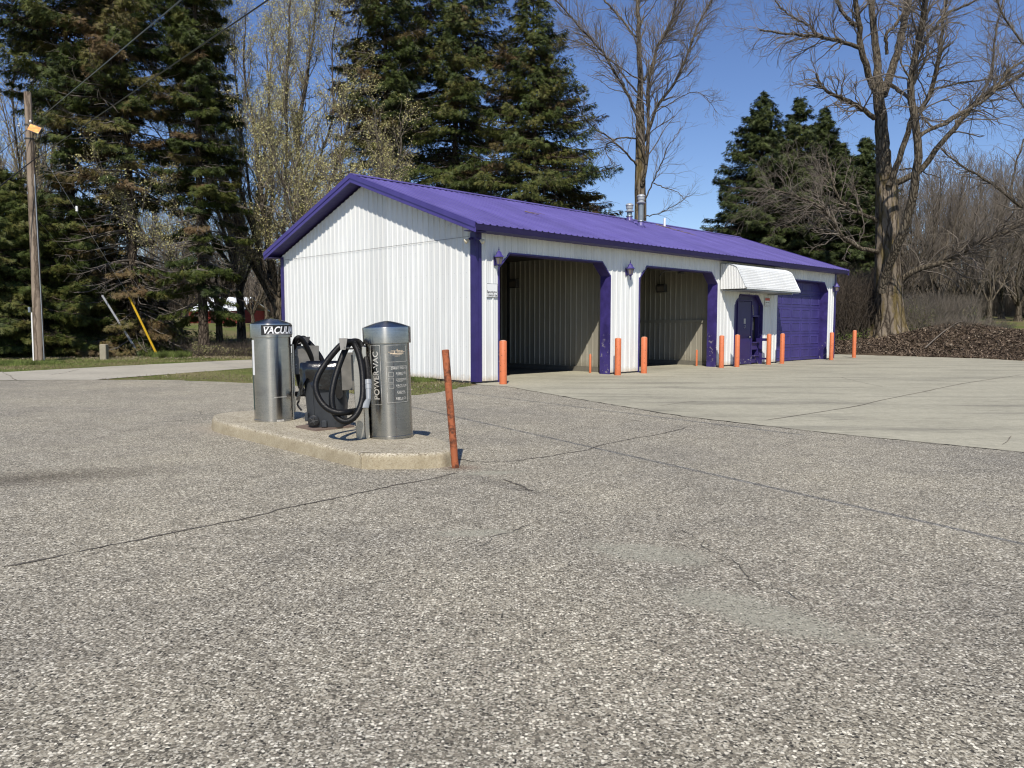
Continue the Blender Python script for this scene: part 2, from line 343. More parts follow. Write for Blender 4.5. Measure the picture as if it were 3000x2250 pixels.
mb=MB(); ribbed(mb,[(0,L,.05,.05,T,T)],lambda x,o,z:(x,D+o,z)); mb.build('rear_wall',M_WALL,BW)
# sill, corner trims
mb=MB(); mb.box(.03,L-.03,.06,.11,0,.12) if 0 else None
for a,b in ((.02,.76),(5.27,6.70),(11.22,12.43),(14.52,15.68),(20.27,L-.02)):
    mb=MB(); mb.box(a,b,.012,.1,0,.10); mb.build('sill',M_DARK,BW)
mb=MB(); mb.box(.012,.1,.12,D-.02,0,.10); mb.build('sill',M_DARK,BW)
for s0,s1,q0,q1 in ((-.03,.17,-.03,-.024),(-.03,-.024,-.024,.17)): pass
for (sx,sy,nm) in ((0,0,'corner_trim'),(L,0,'corner_trim'),(0,D,'corner_trim'),(L,D,'corner_trim')):
    mb=MB(); a=-1 if sx==0 else 1; b=-1 if sy==0 else 1
    xs=sorted((sx+a*.034,sx-a*.165)); ys=sorted((sy+b*.034,sy+b*.022))
    mb.box(xs[0],xs[1],ys[0],ys[1],.04,T+.0)
    xs=sorted((sx+a*.034,sx+a*.022)); ys=sorted((sy+b*.020,sy-b*.165)); mb.box(xs[0],xs[1],ys[0],ys[1],.04,T)
    ribx=sorted((sx-a*.06,sx-a*.066)); mb.box(ribx[0],ribx[1],*sorted((sy+b*.034,sy+b*.040)),.04,T)
    mb.build(nm,M_TRIM,BW)
# bay frames: jambs and headers as one folded band
def frame(a,b,z1,z2,dep,name='bay_frame',mat=M_JAMB,th=.05):
    out=[(a,0),(a,z1),(a+ch,z2),(b-ch,z2),(b,z1),(b,0)]
    e=th*.6; outer=[(a-th,0),(a-th,z1+e*.5),(a+ch-e*.5,z2+th),(b-ch+e*.5,z2+th),(b+th,z1+e*.5),(b+th,0)]
    inn=[(a+.004,0),(a+.004,z1-.002),(a+ch+.002,z2-.004),(b-ch-.002,z2-.004),(b-.004,z1-.002),(b-.004,0)]
    V=[];Fc=[]
    for (x,z),(X,Z) in zip(inn,outer):
        V+=[(x,-.028,z),(x,dep,z),(X,dep,Z),(X,-.028,Z)]
    for i in range(5):
        k=4*i
        for j in range(4): jj=(j+1)%4; Fc.append((k+j,k+4+j,k+4+jj,k+jj))
    Fc+=[(0,3,2,1),(20,21,22,23)]
    mb=MB(); mb.add(V,Fc); o=mb.build(name,mat,BW); return o
for a,b,z1,z2 in OPEN[:2]: frame(a,b,z1,z2,.34,th=.035)
frame(*OPEN[2],.10,'doorway_frame',th=.03); frame(*OPEN[3],.36,'garage_frame',th=.035)
# partitions, ceiling, inner rear wall, rail
def part_wall(s,q0,q1,sgn,zt=3.62,name='partition_wall',mat=None):
    mb=MB(); ribbed(mb,[(q0,q1,.16,.16,zt,zt)],lambda x,o,z:(s+sgn*o,x,z),h=.022,pitch=.2286,minor=False,ph=.05)
    mb.build(name,mat or M_INT,BW)
    mb=MB(); mb.box(*sorted((s+sgn*.06,s-sgn*.02)),q0,q1,0,.155); mb.build('wall_curb',simple('damp curb concrete',(.15,.14,.115),.8) if 'damp curb concrete' not in bpy.data.materials else bpy.data.materials['damp curb concrete'],BW)
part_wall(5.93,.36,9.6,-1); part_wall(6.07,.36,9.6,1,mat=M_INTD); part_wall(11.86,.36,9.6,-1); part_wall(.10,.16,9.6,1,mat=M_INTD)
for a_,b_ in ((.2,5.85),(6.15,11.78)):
    mb=MB(); mb.add([(a_,1.9,.0075),(b_,1.9,.0075),(b_,9.58,.0075),(a_,9.58,.0075)],[(0,1,2,3)]); mb.build('bay_floor_shade',simple('shade dark bay floor',(.055,.05,.042),.35) if 'shade dark bay floor' not in bpy.data.materials else bpy.data.materials['shade dark bay floor'],BW)  # dark sheet over the concrete, the bay's shade painted as its colour
mb=MB(); mb.box(11.80,11.83,.4,9.6,1.56,1.66); mb.build('wall_rail',M_INT,BW)
mb=MB(); mb.box(5.845,5.925,4.85,4.93,.16,3.6); mb.build('wall_post',M_DARK,BW)
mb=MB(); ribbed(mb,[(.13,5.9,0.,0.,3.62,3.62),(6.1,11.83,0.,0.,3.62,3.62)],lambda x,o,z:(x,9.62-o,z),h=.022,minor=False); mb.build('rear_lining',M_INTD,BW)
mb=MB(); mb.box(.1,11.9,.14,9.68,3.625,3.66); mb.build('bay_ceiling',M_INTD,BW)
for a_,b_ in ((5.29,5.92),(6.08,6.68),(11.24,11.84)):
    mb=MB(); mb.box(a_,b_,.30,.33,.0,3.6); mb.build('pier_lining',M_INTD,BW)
mb=MB(); mb.box(-.034,-.031,.2,D-.2,3.62,3.627); mb.build('siding_seam',M_DARK,BW)
# roof
S0,S1=-.40,L+.30; Q0=-.42; Q1=D+.42; QC=D/2
rz=lambda q: 3.85+SLP*((q if q<QC else D-q)+.42)
nrm_=math.hypot(1,SLP)
for side in (0,1):
    mb=MB(); bk=prof_break(S0,S1,PIT,.022,False,.07); xs=[S0]+[b[0] for b in bk if S0<b[0]<S1]+[S1]
    bx=[b[0] for b in bk]; by=[b[1] for b in bk]; V=[];Fc=[]
    qa=Q0-.03 if side==0 else Q1+.03
    for x in xs:
        o=float(np.interp(x,bx,by)); V+=[(x,qa,rz(qa)+.004+o*nrm_),(x,QC,rz(QC)+.004+o*nrm_)]
    for i in range(len(xs)-1): Fc.append((2*i,2*i+2,2*i+3,2*i+1) if side==0 else (2*i,2*i+1,2*i+3,2*i+2))
    mb.add(V,Fc)
    # underside deck
    mb.add([(S0+.01,qa+(.02 if side==0 else -.02),rz(qa)-.02),(S1-.01,qa+(.02 if side==0 else -.02),rz(qa)-.02),(S1-.01,QC,rz(QC)-.02),(S0+.01,QC,rz(QC)-.02)],[(0,1,2,3)])
    R=mb.build('roof',M_ROOF,BW)
    if side==0: ROOF=R
mb=MB(); zc=rz(QC)+.05
V=[];n_=0
pr=[(QC-.17,zc-.17*SLP),(QC-.15,zc-.13*SLP+.012),(QC,zc+.012),(QC+.15,zc-.13*SLP+.012),(QC+.17,zc-.17*SLP)]
mb.loft([[(S0-.01,q,z) for q,z in pr]+[(S0-.01,q,z-.012) for q,z in reversed(pr)],[(S1+.01,q,z) for q,z in pr]+[(S1+.01,q,z-.012) for q,z in reversed(pr)]])
mb.build('ridge_cap',M_ROOF,BW)
mb=MB()   # closure strips make the dark dashes under the ridge cap
nI=int((S1-S0)/PIT); rg_=[(S0+.02,-.02)]
for i in range(nI): x=S0+.02+i*PIT; rg_+=[(x,-.03),(x+.12,-.03),(x+.121,-.002),(x+PIT-.001,-.002)]
mb.loft([[(x,QC-.158,zc-.056+dz),(x,QC-.15,zc-.056+dz),(x,QC-.15,zc-.053),(x,QC-.158,zc-.053)] for x,dz in rg_],True)
mb.build('ridge_closure',M_BLACK,BW)
def rake(s0,s1):
    for sd in (0,1):
        mb=MB()
        for (a,b,z0,z1) in ((s0,s1,-.20,.035),(s0-.018 if s0<0 else s0,s1 if s0<0 else s1+.018,-.09,.045)):
            ring=lambda x:[(x,Q0-.03 if sd==0 else Q1+.03,rz(Q0)-.01+z0),(x,QC,rz(QC)+z0),(x,QC,rz(QC)+z1),(x,Q0-.03 if sd==0 else Q1+.03,rz(Q0)-.01+z1)]
            mb.loft([ring(a),ring(b)],True)
        mb.build('rake_trim',M_RAKE,BW)
rake(S0-.02,S0+.012); rake(S1-.012,S1+.02)
for sd,(qa,qb) in enumerate(((Q0,0.),(Q1,D))):
    mb=MB(); o=-1 if sd==0 else 1
    ring=lambda x:[(x,qa+o*.012,3.70),(x,qa-o*.02,3.70),(x,qa-o*.02,3.835),(x,qa+o*.034,3.835)]
    mb.loft([ring(S0+.014),ring(S1-.014)],True); mb.build('eave_fascia',M_FASC,BW)
    mb=MB(); xs=np.arange(S0+.02,S1-.02,.15)
    for x in xs: mb.box(x,x+.142,*sorted((qa-o*.022,qb-o*.0+o*.0)),3.703,3.718)
    mb.build('soffit',M_SOFF,BW)
    for (sa,sb) in ((S0+.014,-.0),(L+.0,S1-.014)):
        mb=MB()
        yy=np.linspace(Q0+.02 if sd==0 else QC,QC if sd==0 else Q1-.02,30)
        for i in range(29):
            a,b=yy[i]+.004,yy[i+1]-.004; za,zb=rz(a)-.185,rz(b)-.185
            mb.loft([[(sa,a,za),(sb,a,za),(sb,a,za+.012),(sa,a,za+.012)],[(sa,b,zb),(sb,b,zb),(sb,b,zb+.012),(sa,b,zb+.012)]])
        mb.build('rake_soffit',M_SOFF,BW)
# garage door: 6 sections x 5 recessed panels
mb=MB(); q=.30; a,b=15.71,20.24
for r in range(6):
    z0=.03+r*.546; z1=z0+.538
    mb.box(a,b,q,q+.03,z0,z1)
    for c in range(5):
        x0=a+.1+c*(b-a-.1)/5; x1=x0+(b-a-.1)/5-.12; za,zb=z0+.10,z1-.06
        mb.loft([[(x0,q-.003,za),(x1,q-.003,za),(x1,q-.003,zb),(x0,q-.003,zb)],[(x0+.02,q-.018,za+.02),(x1-.02,q-.018,za+.02),(x1-.02,q-.018,zb-.02),(x0+.02,q-.018,zb-.02)],[(x0+.045,q-.018,za+.045),(x1-.045,q-.018,za+.045),(x1-.045,q-.018,zb-.045),(x0+.045,q-.018,zb-.045)],[(x0+.06,q-.006,za+.06),(x1-.06,q-.006,za+.06),(x1-.06,q-.006,zb-.06),(x0+.06,q-.006,zb-.06)]],True)
mb.build('garage_door',m_paint('purple garage door paint',(.043,.034,.155),.45,None,fade=.3),BW)
# doorway: flush door at the left, niche with the change machine at the right
qd=.09; M_DOORP=m_paint('purple door paint',(.028,.021,.105),.4,(.50,.48,.46),.6,.63,.32,14)
M_CAB=m_paint('chipped purple cabinet paint',(.033,.024,.125),.45,(.45,.43,.42),.60,.63,.45,10)
mb=MB(); mb.box(12.49,12.80,qd,qd+.03,0,2.55); mb.build('door_side_panel',M_DOORP,BW)
mb=MB(); mb.box(12.802,14.46,qd+.02,qd+.05,2.402,2.55); mb.build('transom_panel',M_DOORP,BW)
mb=MB(); mb.bbox(12.86,13.80,qd-.02,qd+.03,.03,2.34,.006); dr=mb.build('door',M_DOORP,BW)
mb=MB(); mb.lathe([(.012,0),(.028,.01),(.036,.03),(.03,.05),(.012,.06)],n=16); mb.map(lambda v:(13.69+v[0],qd-.021-v[2],1.03+v[1])); mb.build('door_handle',M_GALV,dr,True)
mb=MB(); mb.box(13.26,13.40,qd-.026,qd-.022,1.52,1.71); mb.build('notice',simple('faded paper notice',(.40,.40,.39),.7),dr)
mb=MB(); mb.tube(smooth_path([(13.29,qd-.027,1.47),(13.27,qd-.027,1.41),(13.33,qd-.027,1.36),(13.39,qd-.027,1.41),(13.37,qd-.027,1.47)]),.008,5); mb.build('door_decal',simple('pale decal',(.35,.34,.34),.6),dr)
mb=MB(); mb.loft([[(12.802,y,0),(12.802,y,2.40),(13.868,y,2.40),(13.868,y,0),(13.812,y,0),(13.812,y,2.352),(12.852,y,2.352),(12.852,y,0)] for y in (qd-.035,qd+.03)],True); mb.build('door_frame',M_CAB,BW)
VM=MB(); x0,x1=13.90,14.44; q0=qd-.01; q1=.42
for b_ in ((x0,x1,q0+.03,q1,1.84,2.40),(x0,x1,q0-.03,q1,1.78,1.84),(x0,x0+.05,q0,q1,.05,1.78),(x1-.05,x1,q0,q1,.05,1.78),(x0+.05,x1-.05,q0+.02,q1,.05,.30),(x0+.05,x1-.05,q0+.02,q1,.55,.80),(x0-.01,x1+.01,q0-.05,q0+.10,.80,.84),(x0-.01,x1+.01,q0-.05,q0+.10,.30,.34),(x0+.05,x1-.05,q1-.02,q1,.30,1.78)): VM.box(*b_)
vm=VM.build('change_machine_cabinet',M_CAB,BW)
mb=MB(); mb.bbox(13.99,14.36,.2,.38,.90,1.74,.01); mb.build('machine_front',M_BLACK,vm)
mb=MB(); mb.box(14.03,14.22,.19,.198,1.28,1.60); mb.box(14.25,14.33,.19,.198,1.0,1.15) if 0 else None; mb.build('price_panel',simple('dull yellow panel',(.27,.26,.19),.5),vm)
rng0=random.Random(3)
for k in range(5):
    z=2.16-k*.075; x=13.84+.016*k; mb=MB(); mb.box(x,x+.05+.03*rng0.random(),qd-.045,qd-.041,z,z+.045); mb.build('stuck_sticker',simple('peeling sticker',(.27,.24,.19),.7) if 'peeling sticker' not in bpy.data.materials else bpy.data.materials['peeling sticker'],BW)
for z,hh in ((.93,.05),(.22,.035)):
    mb=MB(); mb.box(13.98,14.46,-.53,-.50,z-hh,z+hh) if 0 else mb.loft([[(14.14,-.50,z-hh),(14.17,-.50,z-hh),(14.17,-.50,z+hh),(14.14,-.50,z+hh)],[(14.22,.06,z-hh),(14.25,.06,z-hh),(14.25,.06,z+hh),(14.22,.06,z+hh)]],True); mb.build('brace_bar',M_TRIM,BW)
# awning
AW=bpy.data.objects.new('awning',None); COL.objects.link(AW); AW.parent=BW
prof=[(-.03,3.60),(-.26,3.575),(-.45,3.53),(-.60,3.46),(-.69,3.37),(-.98,2.80),(-1.03,2.72)]
pp=smooth_path([(0,q,z) for q,z in prof],8)[:, 1:]
seg=np.r_[0,np.cumsum(np.linalg.norm(np.diff(pp,axis=0),axis=1))]
ss=np.arange(0,seg[-1],.034); PQ=np.stack([np.interp(ss,seg,pp[:,0]),np.interp(ss,seg,pp[:,1])],1)
tn=np.gradient(PQ,axis=0); tn/=np.linalg.norm(tn,axis=1)[:,None]; nn=np.stack([tn[:,1],-tn[:,0]],1)
off=np.where(np.arange(len(ss))%2==0,.0,.022)[:,None]; PQo=PQ+nn*off
A0,A2=11.42,15.45
mb=MB(); Vv=[(A0,p[0],p[1]) for p in PQo]+[(A2,p[0],p[1]) for p in PQo]; n_=len(PQo)
mb.add(Vv,[(i,i+1,n_+i+1,n_+i) for i in range(n_-1)]); mb.box(A0,A2,-1.045,-1.02,2.70,2.735); mb.build('awning_cover',M_AWN,AW)
for s_,sg in ((A0,-1),(A2,1)):
    mb=MB(); qs=np.arange(-.02,-1.0,-.03); V=[];Fc=[]
    for i,q in enumerate(qs):
        zt=float(np.interp(-q,-pp[:,0],pp[:,1])); o=.016 if i%2 else 0
        V+=[(s_+sg*o,q,2.715),(s_+sg*o,q,zt)]
    for i in range(len(qs)-1): Fc.append((2*i,2*i+2,2*i+3,2*i+1))
    mb.add(V,Fc)
    mb.build('awning_end',M_AWN,AW)
    mb=MB(); mb.tube([(s_+sg*.012,p[0]-.008,p[1]+.008) for p in PQ[::2]],.014,6); mb.build('awning_edge_strip',M_AWN if sg>0 else M_GALV,AW)
mb=MB(); mb.box(A0+.05,A2-.05,-1.0,-.04,2.66,2.685); mb.box(A2-.6,A2-.56,-1.0,-.03,2.60,2.66); mb.build('awning_frame',M_GALV,AW)
# vents and pipe standing through the roof
def roofz(q): return rz(q)+.02
M_CAPV=simple('pale weathered cap metal',(.38,.40,.41),.5,.2)
def stack(s,q,r,h,cap):
    z=roofz(q); mb=MB(); mb.lathe([(r,-.15),(r,h)],(s,q,z),24); o=mb.build('vent_stack',M_PIPE,ROOF,angle=40)
    mb=MB(); mb.lathe([(r*2.0,-.08),(r*1.35,.05),(r*1.12,.16),(r*1.03,.17)],(s,q,z),24); mb.build('flashing_boot',M_ROOF,o,True)
    mb=MB(); mb.lathe([(r*1.05,.175),(r*1.4,.18),(r*1.35,.21),(r*1.05,.225)],(s,q,z),24); mb.build('storm_collar',M_GALV,o,angle=30)
    mb=MB(); mb.lathe([(r*1.02,h-.16),(r*1.7,h-.15),(r*1.72,h-.12),(r*1.15,h-.11),(r*1.15,h-.04),(r*1.35,h-.035),(r*1.45,h+.08),(r*1.62,h+.09),(r*1.5,h+.13),(r*.9,h+.17),(.01,h+.185)],(s,q,z),24); mb.build('vent_cap',M_CAPV,o,angle=30)
stack(11.33,3.34,.098,1.02,1); stack(11.90,4.3,.098,.52,1)
mb=MB(); mb.lathe([(.048,-.1),(.048,.38)],(14.06,4.14,roofz(4.14)),20); pv=mb.build('white_vent_pipe',M_WHITE,ROOF,angle=40)
mb=MB(); mb.lathe([(.11,-.05),(.06,.03),(.05,.05)],(14.06,4.14,roofz(4.14)),20); mb.build('flashing_boot',M_ROOF,pv,True)

# ------------------------------------------------------------ things fixed to the building
def planar_text(txt,size,loc,ax,up,mat,name,parent,shear=0.,bold=0.,align='CENTER',cyl=None,space=1.,xs=1.):
    cu=bpy.data.curves.new(name,'FONT'); cu.body=txt; cu.size=size; cu.shear=shear; cu.offset=bold; cu.align_x=align; cu.align_y='CENTER'; cu.space_character=space; cu.extrude=0
    ob=bpy.data.objects.new('tmp',cu); COL.objects.link(ob); dg=bpy.context.evaluated_depsgraph_get(); dg.update()
    me=bpy.data.meshes.new_from_object(ob.evaluated_get(dg)); bpy.data.objects.remove(ob); bpy.data.curves.remove(cu)
    co=np.empty(len(me.vertices)*3,dtype=np.float32); me.vertices.foreach_get('co',co); co=co.reshape(-1,3); co[:,0]*=xs
    loc,ax,up=map(lambda t:np.array(t,dtype=float),(loc,ax,up))
    if cyl:   # (radius, cx, cy, angle0): wrap x round a vertical cylinder, up = rotate flag
        r,cx,cy,a0,rot=cyl; X,Y=(co[:,0],co[:,1]) if not rot else (-co[:,1],co[:,0])
        th=a0+X/r; out=np.stack([cx+r*np.cos(th),cy+r*np.sin(th),loc[2]+Y],1)
    else: out=loc+co[:,:1]*ax+co[:,1:2]*up
    me.vertices.foreach_set('co',out.astype(np.float32).ravel()); me.update(); me.materials.clear(); me.materials.append(mat); me.name=name
    o=bpy.data.objects.new(name,me); COL.objects.link(o); o.parent=parent; return o
def lantern(s,label):
    w_=W(s,-.022,0); t=thing('wall_lantern',label,'wall lantern',(w_[0],w_[1],3.05),RZ,'purple lanterns along the front wall')
    mb=MB(); mb.lathe([(.05,0),(.055,.02),(.03,.03)],n=12); mb.map(lambda v:(v[0],-v[2],v[1])); mb.bbox(-.05,.05,-.03,0,-.12,.12,.008); mb.tube(smooth_path([(0,-.02,.0),(0,-.08,-.04),(0,-.13,-.07)]),.012,6); mb.build('bracket',M_TRIM,t)
    c=(0,-.15,0)
    mb=MB(); mb.lathe([(.135,.085),(.125,.10),(.085,.135),(.07,.17),(.065,.20),(.035,.225),(.02,.235),(.012,.25),(.018,.265),(.01,.28),(.004,.34)],c,6); mb.build('hood',M_RAKE,t,angle=35)
    mb=MB(); mb.lathe([(.062,-.09),(.105,.083)],c,6); mb.build('glass',M_GLASS,t)
    mb=MB()
    for k in range(6):
        a=k*PI/3; mb.tube([(.066*math.cos(a),-.15+.066*math.sin(a),-.09),(.109*math.cos(a),-.15+.109*math.sin(a),.085)],.007,4)
    mb.lathe([(.07,-.105),(.07,-.09)],c,6); mb.lathe([(.003,-.26),(.016,-.2),(.012,-.15),(.045,-.12),(.05,-.105)],c,6); mb.build('cage',M_TRIM,t)
lantern(.62,'purple wall lantern above the white security camera sign'); lantern(6.02,'purple wall lantern on the white pier between the two open bays'); lantern(20.78,'purple wall lantern at the far end beside the garage door')
# twin flood bulbs under the near eave corner
def bulb(s,q,z,dx,dy,dz,label):
    w_=W(s,q,z); t=thing('flood_lamp',label,'flood lamp',tuple(w_),RZ,'flood lamps under the near eave corner')
    d=Vector((dx,dy,dz)).normalized(); R_=d.to_track_quat('Z','Y').to_matrix()
    mb=MB(); mb.lathe([(.022,-.12),(.03,-.1),(.03,-.03),(.022,-.02)],n=14); mb.map(lambda v:R_@Vector(v)); mb.build('socket',M_TRIM,t,angle=30)
    mb=MB(); mb.lathe([(.02,-.03),(.03,0),(.062,.06),(.066,.08),(.05,.10),(.02,.11)],n=18); mb.map(lambda v:R_@Vector(v)); mb.build('bulb',M_BULB,t,True)
bulb(-.14,.12,3.52,-.7,.35,-.45,'frosted flood bulb on the gable side of the near corner'); bulb(.02,-.16,3.50,.45,-.7,-.5,'frosted flood bulb on the front side of the near corner')
def sign(s0,s1,z0,z1,name,label):
    w_=W((s0+s1)/2,-.03,(z0+z1)/2); t=thing(name,label,'sign',tuple(w_),RZ); w2=(s1-s0)/2; h2=(z1-z0)/2
    mb=MB(); mb.box(-w2,w2,-.006,.004,-h2,h2); mb.build('sign_board',M_WHITE,t)
    mb=MB(); e=.007
    for b in ((-w2,w2,h2-e,h2),(-w2,w2,-h2,-h2+e),(-w2,-w2+e,-h2+e,h2-e),(w2-e,w2,-h2+e,h2-e)): mb.box(b[0],b[1],-.0085,-.0055,b[2],b[3])
    mb.build('sign_border',M_DARK,t); return t,w2,h2
t,w2,h2=sign(.33,.70,2.14,2.48,'security_sign','white sign with black words about security cameras in use')
planar_text('Security',.092,(-.055,-.0095,-.04),(1,0,0),(0,0,1),M_TEXT,'lettering',t,bold=.0016,xs=.8)
planar_text('Cameras In Use',.090,(0,-.0095,-.118),(1,0,0),(0,0,1),M_TEXT,'lettering',t,bold=.0016,xs=.54)
mb=MB()
for cx in (.075,.125):
    mb.add([(cx+.026*math.cos(a),-.0095,-.04+.02*math.sin(a)) for a in np.linspace(0,2*PI,17)[:-1]],[tuple(range(16))])
mb.build('eye_symbol',M_TEXT,t)
mb=MB()
for cx in (.068,.118):
    mb=MB(); mb.add([(cx+.012*math.cos(a),-.0105,-.04+.012*math.sin(a)) for a in np.linspace(0,2*PI,13)[:-1]],[tuple(range(12))]); mb.build('eye_highlight',M_WHITE,t)
pass
t,w2,h2=sign(14.66,15.02,2.17,2.50,'warning_sign','small white sign with a red header band right of the office door')
mb=MB(); mb.box(-w2+.01,w2-.01,-.0095,-.007,h2-.10,h2-.01); mb.build('header_band',simple('faded sign red',(.55,.10,.07),.5),t)
planar_text('Security',.062,(-.05,-.0095,-.01),(1,0,0),(0,0,1),M_TEXT,'lettering',t,bold=.001,xs=.8); planar_text('Cameras In Use',.058,(0,-.0095,-.10),(1,0,0),(0,0,1),M_TEXT,'lettering',t,bold=.001,xs=.75)
mb=MB(); mb.add([(.10+.03*math.cos(a),-.0098,-.01+.022*math.sin(a)) for a in np.linspace(0,2*PI,17)[:-1]],[tuple(range(16))]); mb.build('eye_symbol',M_TEXT,t)
# bay fixtures
def fixture(s,q,z,sg,label):
    w_=W(s,q,z); t=thing('bay_floodlight',label,'floodlight',tuple(w_),RZ,'floodlights on the bay walls')
    mb=MB(); mb.bbox(*sorted((sg*.03,sg*.20)),-.20,.20,-.14,.16,.02); mb.build('housing',M_DARK,t)
    mb=MB(); mb.box(*sorted((sg*.202,sg*.206)),-.15,.15,-.1,.08); mb.build('lens',M_GLASS,t)
    mb=MB(); mb.box(*sorted((0,sg*.03)),-.05,.05,-.08,.08); mb.build('wall_mount',M_DARK,t)
fixture(5.91,4.55,2.86,-1,'dark floodlight deep inside the nearest wash bay'); fixture(11.83,2.62,2.84,-1,'dark floodlight on the wall of the second wash bay')
w_=W(9.75,.5,3.30); t=thing('ceiling_boom','black hose boom pivot hanging at the top of the second bay','hose boom',tuple(w_),RZ)
mb=MB(); mb.lathe([(.09,-.10),(.12,-.08),(.12,-.04),(.05,-.02),(.05,.05),(.03,.325)],n=16); mb.build('pivot',M_BLACK,t,angle=35)
mb=MB(); mb.tube(smooth_path([(0,0,-.06),(-.4,.05,-.02),(-.9,.1,-.08),(-1.1,.1,-.22)]),.018,6); mb.build('boom_arm',M_DARK,t)
# bollards
def bollard(name,s,q,h,r,label,mat,grp,lean=0.,tilt_az=0.,cap=True):
    w_=W(s,q,0); t=thing(name,label,'bollard',(w_[0],w_[1],0),random.Random(int(s*100)).random()*6,grp)
    mb=MB(); mb.lathe([(r,0),(r,h-.012),(r-.01,h)],n=28); o=mb.build('post',mat,t,angle=40)
    mb=MB(); mb.lathe([(r-.012,h-.002),(r-.03,h+.012),(.01,h+.022)],n=28); mb.build('cap',M_ORTOP if cap else M_RUST,t,True)
    if lean: t.rotation_euler=(0,lean,tilt_az)
    return t
GB='orange bollards along the front of the building'
for s,q,h,lb in ((.35,-.60,1.06,'chipped orange bollard at the left edge of the nearest open bay'),(5.14,-.42,1.07,'orange bollard before the white pier, right of the nearest bay'),(6.42,-.42,1.09,'orange bollard at the left side of the second open bay'),
 (10.90,-.42,1.10,'orange bollard at the right side of the second open bay, left of the awning wall'),(11.78,-.52,1.12,'orange bollard directly left of the purple office door'),(14.13,-.5,1.13,'orange bollard joined by dark bars to the change machine'),
 (15.20,-.5,1.14,'orange bollard at the left edge of the purple garage door'),(19.78,-.45,1.16,'orange bollard at the right edge of the purple garage door'),(22.95,-.15,1.24,'orange bollard standing alone past the far end of the building')):
    bollard('bollard',s,q,h,.085 if s>10 else .092,lb,M_ORANGE,GB)
bollard('bay_post',5.42,.85,.57,.035,'short thin orange post inside the nearest bay at its right wall',M_ORANGE,'short posts inside the bays'); bollard('bay_post',11.38,.85,.58,.035,'short thin orange post inside the second bay at its right wall',M_ORANGE,'short posts inside the bays')
# leaning rusty post by the island
p=gnd(600+2030/2.765,880+1355/2.765); t=thing('leaning_post','rusty orange pipe post leaning beside the vacuum island','post',(p[0],p[1],0))
mb=MB(); mb.lathe([(.0365,-.05),(.0365,1.175)],n=24); o=mb.build('post',M_RUST,t,angle=40)
mb=MB(); mb.lathe([(.035,1.172),(.030,1.18),(.005,1.182)],n=24); mb.build('cap',M_RUST,t,True)
t.rotation_euler=(rad(-1.0),rad(-4.6),0)
# debris on the roof
def limb_thing(name,label,cat,pts,r,mat):
    P=smooth_path(pts,4); t=thing(name,label,cat,tuple(P[0])); P=P-P[0]; mb=MB(); mb.tube(P,np.linspace(r,r*.4,len(P)),5); rr=random.Random(7)
    for k in range(3,len(P)-1,3): 
        d=P[-1]-P[0]; d=d/np.linalg.norm(d)*.25; e=P[k]+d+np.array([rr.uniform(-.1,.1),rr.uniform(-.1,.1),.03]); mb.tube([P[k],(P[k]+e)/2+[0,0,.02],e],[r*.4,r*.3,r*.15],4)
    mb.build('stem',mat,t)
rp=lambda s,q,dz=.05: W(s,q,roofz(q)+dz)
limb_thing('twig','bare dead branch lying near the roof ridge right of the white pipe','branch',[rp(13.75,4.35),rp(13.9,3.75),rp(14.1,3.3),rp(14.35,2.85)],.02,simple('dry twig',(.20,.14,.10),.8))
limb_thing('twig','small dry twig lying on the roof left of the vent stacks','branch',[rp(4.1,2.36),rp(4.25,2.2),rp(4.4,2.05)],.018,bpy.data.materials['dry twig'])
# ------------------------------------------------------------ vacuum island
OUT=[(-4.02,11.38),(-4.22,11.15),(-4.27,10.85),(-4.12,10.45),(-3.86,10.03),(-2.61,8.69),(-1.62,7.62),(-1.47,7.48),(-1.31,7.45),(-.86,7.50),(-.68,7.58),(-.61,7.78),(-.68,8.22),(-.86,8.62),(-1.15,8.97),(-2.05,10.0),(-2.95,11.05),(-3.25,11.36),(-3.65,11.48)]
P=smooth_path([(a,b,0) for a,b in OUT+[OUT[0]]],12)[:-1]; rr=np.random.default_rng(5)
Tn=np.roll(P,-1,0)-np.roll(P,1,0); Tn/=np.linalg.norm(Tn,axis=1)[:,None]; Nn=np.stack([Tn[:,1],-Tn[:,0]],1)   # outward (ccw)
if ((P[:,:2]+Nn*.1-[-2.4,9.4])**2).sum()<((P[:,:2]-[-2.4,9.4])**2).sum(): Nn=-Nn
rings=[]; jit=np.convolve(rr.normal(0,1,len(P)),np.ones(3)/3,'same')
for z,o,j in ((-.03,.02,.006),(.03,.012,.008),(.085,.004,.007),(.118,-.002,.008),(.138,-.014,.008),(.149,-.034,.005),(.152,-.07,.0)):
    q=P[:,:2]+Nn*(o+jit[:,None]*j); zz=z+(jit*.004 if z<.14 and z>0 else 0*jit); rings.append([(a,b,c) for (a,b),c in zip(q,zz)])
mb=MB(); mb.loft(rings,True); isl=mb.build('vacuum_island',M_ISL,None,angle=60); tag(isl,'raised weathered concrete island with rounded ends under the vacuums','island')
p=at(0,0,1)
mb=MB(); mat_pts=[(-2.69,9.43),(-2.35,9.08),(-1.97,9.47),(-2.28,9.83)]; mb.prism(mat_pts,.153,.175); o=mb.build('ground_board',simple('rusty base plate',(.17,.125,.10),.8,sc=20)); tag(o,'thin rusty brown board lying under the charcoal bin','board')
